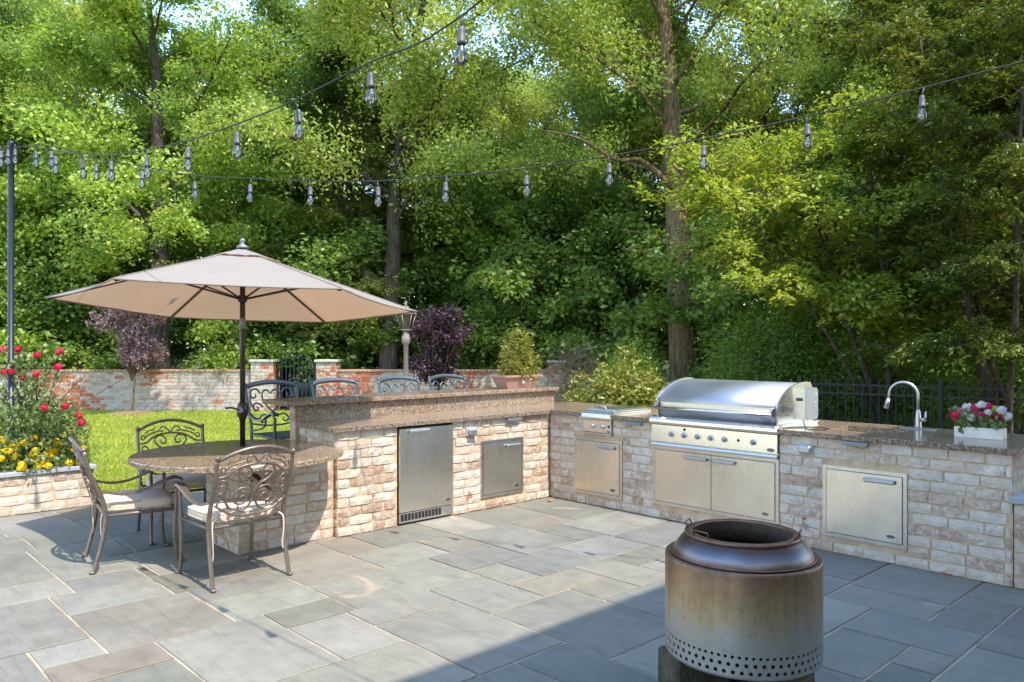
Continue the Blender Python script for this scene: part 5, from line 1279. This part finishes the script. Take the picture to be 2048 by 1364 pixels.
def make_shrub(name, label, loc, rx, ry, rz_, nclump, per, ll, lw, cr, mat, seed, stemmat='dark_stem', flat=0.5, droop=0.1, up=0.55, jit=0.8, nst=9, cat='shrub', group=None):
    rng = np.random.default_rng(seed); t = thing(name, label, cat, loc, 0, group)
    d = unit(rng.normal(0, 1, (nclump, 3))); d[:, 2] = np.abs(d[:, 2])*1.0 - 0.15; q = rng.uniform(0.45, 1.0, (nclump, 1))**0.6
    c = d*q*np.array([rx, ry, rz_*0.8])*rng.uniform(0.8, 1.15, (nclump, 1)) + np.array([0, 0, rz_*0.28]); c[:, 2] = np.maximum(c[:, 2], 0.06)
    V, F = sprays(rng, c, unit(d + [0, 0, 0.3]), per, cr, flat, ll, lw, up, droop, jit)
    V[:, 2] = np.maximum(V[:, 2], 0.0)
    b = MB()
    for k in range(nst):
        e = c[rng.integers(nclump)]; b.tube(smooth([(rng.uniform(-.05, .05), rng.uniform(-.05, .05), 0), tuple(e*[0.4, 0.4, 0.5]), tuple(e)], 3), [0.012, 0.011, 0.01, 0.009, 0.008, 0.006, 0.004], 5, cap=False)
    b.build('stems', M[stemmat], t, fix=False); link('foliage', np_mesh('foliage', V, F, M[mat]), t)
    return t
gs = gdz(1248, 10.4); make_shrub('golden_shrub', 'golden-green leafy shrub between the side burner and big oak', tuple(gs), 0.62, 0.62, 1.45, 260, 34, 0.075, 0.034, 0.16, 'leaf_golden', 31)
make_shrub('golden_shrub', 'wispy golden shrub behind the counter corner', tuple(gdz(1165, 11.2)), 0.35, 0.35, 1.25, 60, 22, 0.085, 0.022, 0.14, 'leaf_golden', 32)
hs = make_shrub('yew_bush', 'dark green bush behind the curved grill hood', tuple(gdz(1540, 12.6)), 1.1, 1.1, 2.3, 420, 40, 0.07, 0.026, 0.22, 'leaf_deep', 33)
for k, (x, D, s_, lab) in enumerate([(1690, 12.4, (1, 1, .95), 'dark green bush behind the rotisserie motor'), (1265, 15.5, (.7, .7, .75), 'dark green bush behind the golden shrub'), (1770, 11.9, (.9, .9, .75), 'dark green bush behind the iron fence by the faucet'), (1960, 11.0, (.9, .9, .8), 'dark green bush behind the iron fence by the flower box'), (2120, 10.4, (1, 1, .9), 'dark green bush at the seat wall end of the fence')]):
    replant(hs, x, D, k*1.3+0.5, s_, lab)
ds = make_shrub('dry_brush', 'dry tan brush behind the pot on the bar', tuple(gdz(1150, 17.4)), 0.7, 0.7, 1.75, 90, 14, 0.30, 0.012, 0.28, 'dry_twig', 35, nst=24, up=0.1, jit=1.0)
for x, D, s_, lab in [(455, 19.6, (.7, .7, .8), 'dry tan twigs above the garden wall beside the gate pier'), (345, 19.8, (.6, .6, .75), 'dry tan twigs above the garden wall beside the plum tree'), (150, 19.6, (.5, .5, .75), 'dry tan twigs above the garden wall near the rose bush')]: replant(ds, x, D, x*0.1, s_, lab)

def bloom(parent, p, r, mat, seed, rings=4, name='bloom', upv=(0, 0, 1)):
    """ball-shaped double flower: rings of cupped petals opening from the centre"""
    rng = np.random.default_rng(seed); cs, ns, ax, ls, ws = [], [], [], [], []
    for k in range(rings):
        f = k/max(1, rings-1); n = 4 + 3*k; el = 1.35 - 1.45*f
        for i in range(n):
            a = 2*PI*i/n + k*0.6 + rng.uniform(-.2, .2); e = el + rng.uniform(-.15, .15)
            d = np.array([math.cos(a)*math.cos(e), math.sin(a)*math.cos(e), math.sin(e)]); tg = np.array([-math.cos(a)*math.sin(e), -math.sin(a)*math.sin(e), math.cos(e)])
            cs.append(d*r*(0.50 + 0.22*f)); ax.append(tg*0.9 + d*0.45 + rng.normal(0, .15, 3)); ns.append(unit((d*0.9 - tg*0.35 + rng.normal(0, .22, 3))[None])[0])
            ls.append(r*rng.uniform(0.7, 0.95)); ws.append(r*rng.uniform(0.75, 1.0))
    V, F = leaf_geo(np.array(cs), np.array(ns), unit(np.array(ax)), np.array(ls), np.array(ws), -0.15)
    q = Vector((0, 0, 1)).rotation_difference(Vector(upv)).to_matrix(); V = V @ np.array(q).T
    return link(name, np_mesh(name, V, F, M[mat]), parent, p)
# rose bush in the planter
RB = np.array([-3.22, -4.08, 0.385])
rb = thing('rose_bush', 'tall rose bush with red blooms at the foot of the mast', 'rose bush', tuple(RB)); rng = np.random.default_rng(41)
roses = [(37,699),(75,710),(120,704),(10,744),(21,743),(73.5,749),(117,734),(44,754),(88,816),(158,832),(164,846),(5,700),(130,812)]
stm = MB(); cs = []; ds_ = []; heads = []
for (x, y) in roses:
    p = gd(x, y, 7.45 + rng.uniform(-0.15, 0.15)) - RB; heads.append(p)
    pts = smooth([(rng.uniform(-.08, .08), rng.uniform(-.08, .08), 0.0), tuple(p*[.35, .35, .6] + rng.normal(0, .03, 3)), tuple(p - [0, 0, 0.015])], 5); stm.tube(pts, 0.005, 5, cap=False)
    for q in pts[3:-1]: cs.append(np.array(q) + rng.normal(0, 0.05, 3)); ds_.append(np.array([rng.normal(), rng.normal(), .3]))
for k in range(330):
    a = rng.uniform(0, 6.28); q = math.sqrt(rng.uniform(0, 1))*0.45; cs.append(np.array([math.cos(a)*q, math.sin(a)*q, (rng.uniform(0.02, 1.0)**1.5)*0.95*(1-0.35*q/0.45)])); ds_.append(np.array([math.cos(a), math.sin(a), .2]))
for k in range(26):
    p = np.array([rng.normal(0, .32), rng.normal(0, .32), rng.uniform(0.3, 1.05)]); stm.tube(smooth([(0, 0, 0), tuple(p*[.5, .5, .65]), tuple(p)], 4), 0.0035, 5, cap=False)
V, F = sprays(rng, np.array(cs), unit(np.array(ds_)), 17, 0.085, 0.6, 0.042, 0.027, 0.45, 0.1, 0.9); V[:, 2] = np.maximum(V[:, 2], 0.004)
stm.build('stems', M['dark_stem'], rb, fix=False); link('foliage', np_mesh('foliage', V, F, M['leaf_rose']), rb)
for k, p in enumerate(heads): bloom(rb, tuple(p), 0.047, 'petal_red', 300+k, 4, 'rose', (0.5 + rng.normal(0, .3), -0.5 + rng.normal(0, .3), 0.8))
# marigolds along the planter edge
mg = [(30,828),(65,860),(40,885),(80,918),(128,962),(185,932),(200,810),(205,880),(230,920),(240,950),(258,842),(285,870),(275,910),(295,918),(330,825),(335,858),(320,882),(285,978),(230,988),(135,1022),(418,968),(465,950),(440,878),(455,885),(480,880),(20,890),(190,905),(150,842),(95,850),(8,930)]
MP = [(-3.06, -4.40), (-3.12, -4.22), (-3.06, -4.05), (-3.12, -3.90), (-3.08, -3.76), (-3.25, -4.32)]
plants = []
MLAB = ['yellow marigold plant at the planter front edge below the rose bush', 'yellow marigold plant close beneath the rose bush stems', 'yellow marigold plant at the planter front edge, densest with blooms', 'yellow marigold plant between the densest one and the planter corner', 'yellow marigold plant at the planter corner by the lawn', 'yellow marigold plant at the foot of the mast']
for k, (x, y) in enumerate(MP):
    rng = np.random.default_rng(500+k); t = thing('marigold', MLAB[k], 'marigold', (x, y, 0.386), 0, 'marigolds in the planter'); n = 90
    c = np.stack([rng.normal(0, .095, n), rng.normal(0, .095, n), rng.uniform(0.02, 0.20, n)], 1); V, F = sprays(rng, c, unit(rng.normal(0, 1, (n, 3))), 22, 0.05, 0.7, 0.036, 0.011, 0.4, 0.1, 0.9); V[:, 2] = np.maximum(V[:, 2], 0.003)
    b = MB()
    for q in c[:14]: b.tube([(0, 0, 0), tuple(q)], 0.003, 4, cap=False)
    b.build('stems', M['green_stem'], t, fix=False); link('foliage', np_mesh('foliage', V, F, M['leaf_marigold']), t); plants.append(t)
mg += [(a_ + ((i*37) % 41) - 20, b_ + ((i*53) % 31) - 12) for i, (a_, b_) in enumerate(mg)]
for k, (a, b) in enumerate(mg):
    x, y = a*0.3418, 600 + b*0.3418; d = VW + RT*(x-1024)/FPX + UP*(HORIZ-y)/FPX; X = -2.86 - 0.12*((972-b)/160 if b < 972 else -0.2) + 0.02*((k*7) % 5 - 2)
    p = CAM + d*(X - CAM[0])/d[0]; p[2] = max(p[2], 0.43)
    t = min(plants, key=lambda o: (o.location.x-p[0])**2 + (o.location.y-p[1])**2); bloom(t, tuple(p - np.array(t.location)), 0.043, 'petal_yellow', 600+k, 5, 'flower', (0.25, -0.2, 1))
# boxed peonies on the sink counter
fb = thing('flower_arrangement', 'white box of magenta, pink and white blooms on the sink counter', 'flowers', (3.875, 0.50, CT1))
bx = MB()
for (a, b, c, d) in rects_minus(-0.155, 0.155, -0.06, 0.06, [(-0.145, 0.145, -0.05, 0.05)]): bx.box((a, c, 0.001), (b, d, 0.078))
bx.box((-0.145, -0.05, 0.001), (0.145, 0.05, 0.05)); bx.build('box', M['white_box'], fb)
fl = [('petal_red',1135,330,.05),('petal_white',1190,335,.055),('petal_white',1205,282,.045),('petal_lime',1240,300,.035),('petal_white',1290,268,.045),('petal_magenta',1330,278,.045),('petal_magenta',1275,335,.052),('petal_pink',1290,365,.05),('petal_white',1330,310,.035),('petal_lime',1365,292,.038),('petal_red',1390,345,.058),('petal_magenta',1345,360,.04),('petal_white',1410,300,.045),('petal_white',1445,335,.045),('petal_magenta',1250,285,.04),('petal_pink',1160,300,.035),('petal_white',1230,345,.04)]
for k, (m_, a, b, r) in enumerate(fl):
    x, y = 1528 + a*0.3372, 720 + b*0.3372; d = VW + RT*(x-1024)/FPX + UP*(HORIZ-y)/FPX; Y = 0.50 + (-0.05 + 0.03*(k % 4)); p = CAM + d*(Y-CAM[1])/d[1]
    bloom(fb, tuple(p - np.array([3.875, 0.50, CT1])), r*0.92, m_, 700+k, 4, 'bloom', (0.1*(k % 3-1), -0.55, 1))
rng = np.random.default_rng(90); c = np.stack([rng.uniform(-.16, .16, 30), rng.uniform(-.06, .06, 30), rng.uniform(.08, .17, 30)], 1); V, F = sprays(rng, c, unit(rng.normal(0, 1, (30, 3))), 8, 0.05, 0.5, 0.05, 0.03, 0.4, 0.1, 0.8); link('leaves', np_mesh('leaves', V, F, M['leaf_rose']), fb)
# trough pot with a golden conifer on the bar
pp = thing('flower_pot', 'terracotta-coloured trough pot with feathery golden shrub on the bar top', 'potted plant', (-0.76, 0.24, 1.1005), PI/2)
pot = MB()
def rr_(w, d, z): return [(-w, -d, z), (w, -d, z), (w, d, z), (-w, d, z)]
V = rr_(.215, .085, 0) + rr_(.27, .115, .125) + rr_(.295, .135, .127) + rr_(.295, .135, .15) + rr_(.268, .112, .15) + rr_(.262, .108, .11)
pot.add(V, [(r*4+i, r*4+(i+1) % 4, (r+1)*4+(i+1) % 4, (r+1)*4+i) for r in range(5) for i in range(4)] + [(3,2,1,0), (20,21,22,23)]); pot.build('pot', M['pot'], pp)
MB().box((-.012, -.118, .055), (.012, -.1, .082)).build('tag', M['white_trim'], pp)
rng = np.random.default_rng(91); n = 190; a = rng.uniform(0, 6.28, n); q = np.sqrt(rng.uniform(0, 1, n)); zz = rng.uniform(0.14, 0.62, n); wd = 0.27*(1-((zz-0.14)/0.6)**2*0.75); c = np.stack([np.cos(a)*q*wd*0.9 + 0.04, np.sin(a)*q*wd*0.6, zz], 1)
V, F = sprays(rng, c, unit(np.stack([np.cos(a), np.sin(a), np.full(n, .8)], 1)), 26, 0.07, 0.5, 0.055, 0.013, 0.4, 0.1, 0.8); link('foliage', np_mesh('foliage', V, F, M['leaf_golden']), pp)
b = MB()
for k in range(10): b.tube([(0.03, 0, 0.112), tuple(c[k])], 0.004, 4, cap=False)
b.build('stems', M['dark_stem'], pp, fix=False)
# fallen leaves on the paving
for k, (x, y, lab) in enumerate([(1895, 1150, 'curled orange fallen leaf on the paving before the sink counter'), (1100, 1003, 'dry tan fallen leaf on the paving in the counter corner')]):
    d = VW + RT*(x-1024)/FPX + UP*(HORIZ-y)/FPX; p = CAM + d*(0-CAM[2])/d[2]
    ring = [(0.035*math.cos(a)*(1+0.25*math.sin(3*a)), 0.022*math.sin(a)*(1+0.2*math.cos(5*a)), 0.004 + 0.010*abs(math.cos(a))) for a in [2*PI*i/14 for i in range(14)]]
    v = ring + [(p_[0], p_[1], p_[2]+0.0012) for p_ in ring] + [(0, 0, 0.004), (0, 0, 0.0052)]
    o = MB().add(v, [(i, (i+1) % 14, 28) for i in range(14)] + [(14+(i+1) % 14, 14+i, 29) for i in range(14)] + [(i, (i+1) % 14, 14+(i+1) % 14, 14+i) for i in range(14)]).build('fallen_leaf', M['fallen_leaf'], None, (p[0], p[1], 0.0025)); o.rotation_euler = (0, 0, k+0.5); tag(o, lab, 'leaf')

# grass blades on the lawn
rng = np.random.default_rng(3); n = 260000
D = 7.5 + (18.6-7.5)*rng.uniform(0, 1, n)**0.9; x = rng.uniform(-60, 1150, n); P = CAM[None, :2] + D[:, None]*(VW[:2] + RT[:2]*((x-1024)/FPX)[:, None])
ok = (P[:, 0] < -2.83) & ~((P[:, 0] > -4.95) & (P[:, 1] < -3.57)); P = P[ok]; D = D[ok]; n = len(P)
hgt = rng.uniform(0.025, 0.055, n); wid = 0.0028 + 0.00042*D; az = rng.uniform(0, 6.28, n); ln = rng.normal(0, 0.018, (n, 2))
bx_ = np.stack([np.cos(az)*wid, np.sin(az)*wid], 1); z0 = np.full(n, -0.013)
V = np.stack([np.column_stack([P - bx_, z0]), np.column_stack([P + bx_, z0]), np.column_stack([P + ln, z0 + hgt])], 1).reshape(-1, 3)
g = link('grass', np_mesh('grass', V, np.arange(3*n).reshape(-1, 3), M['grass'])); tag(g, 'short bright green lawn grass', 'grass', kind='stuff')
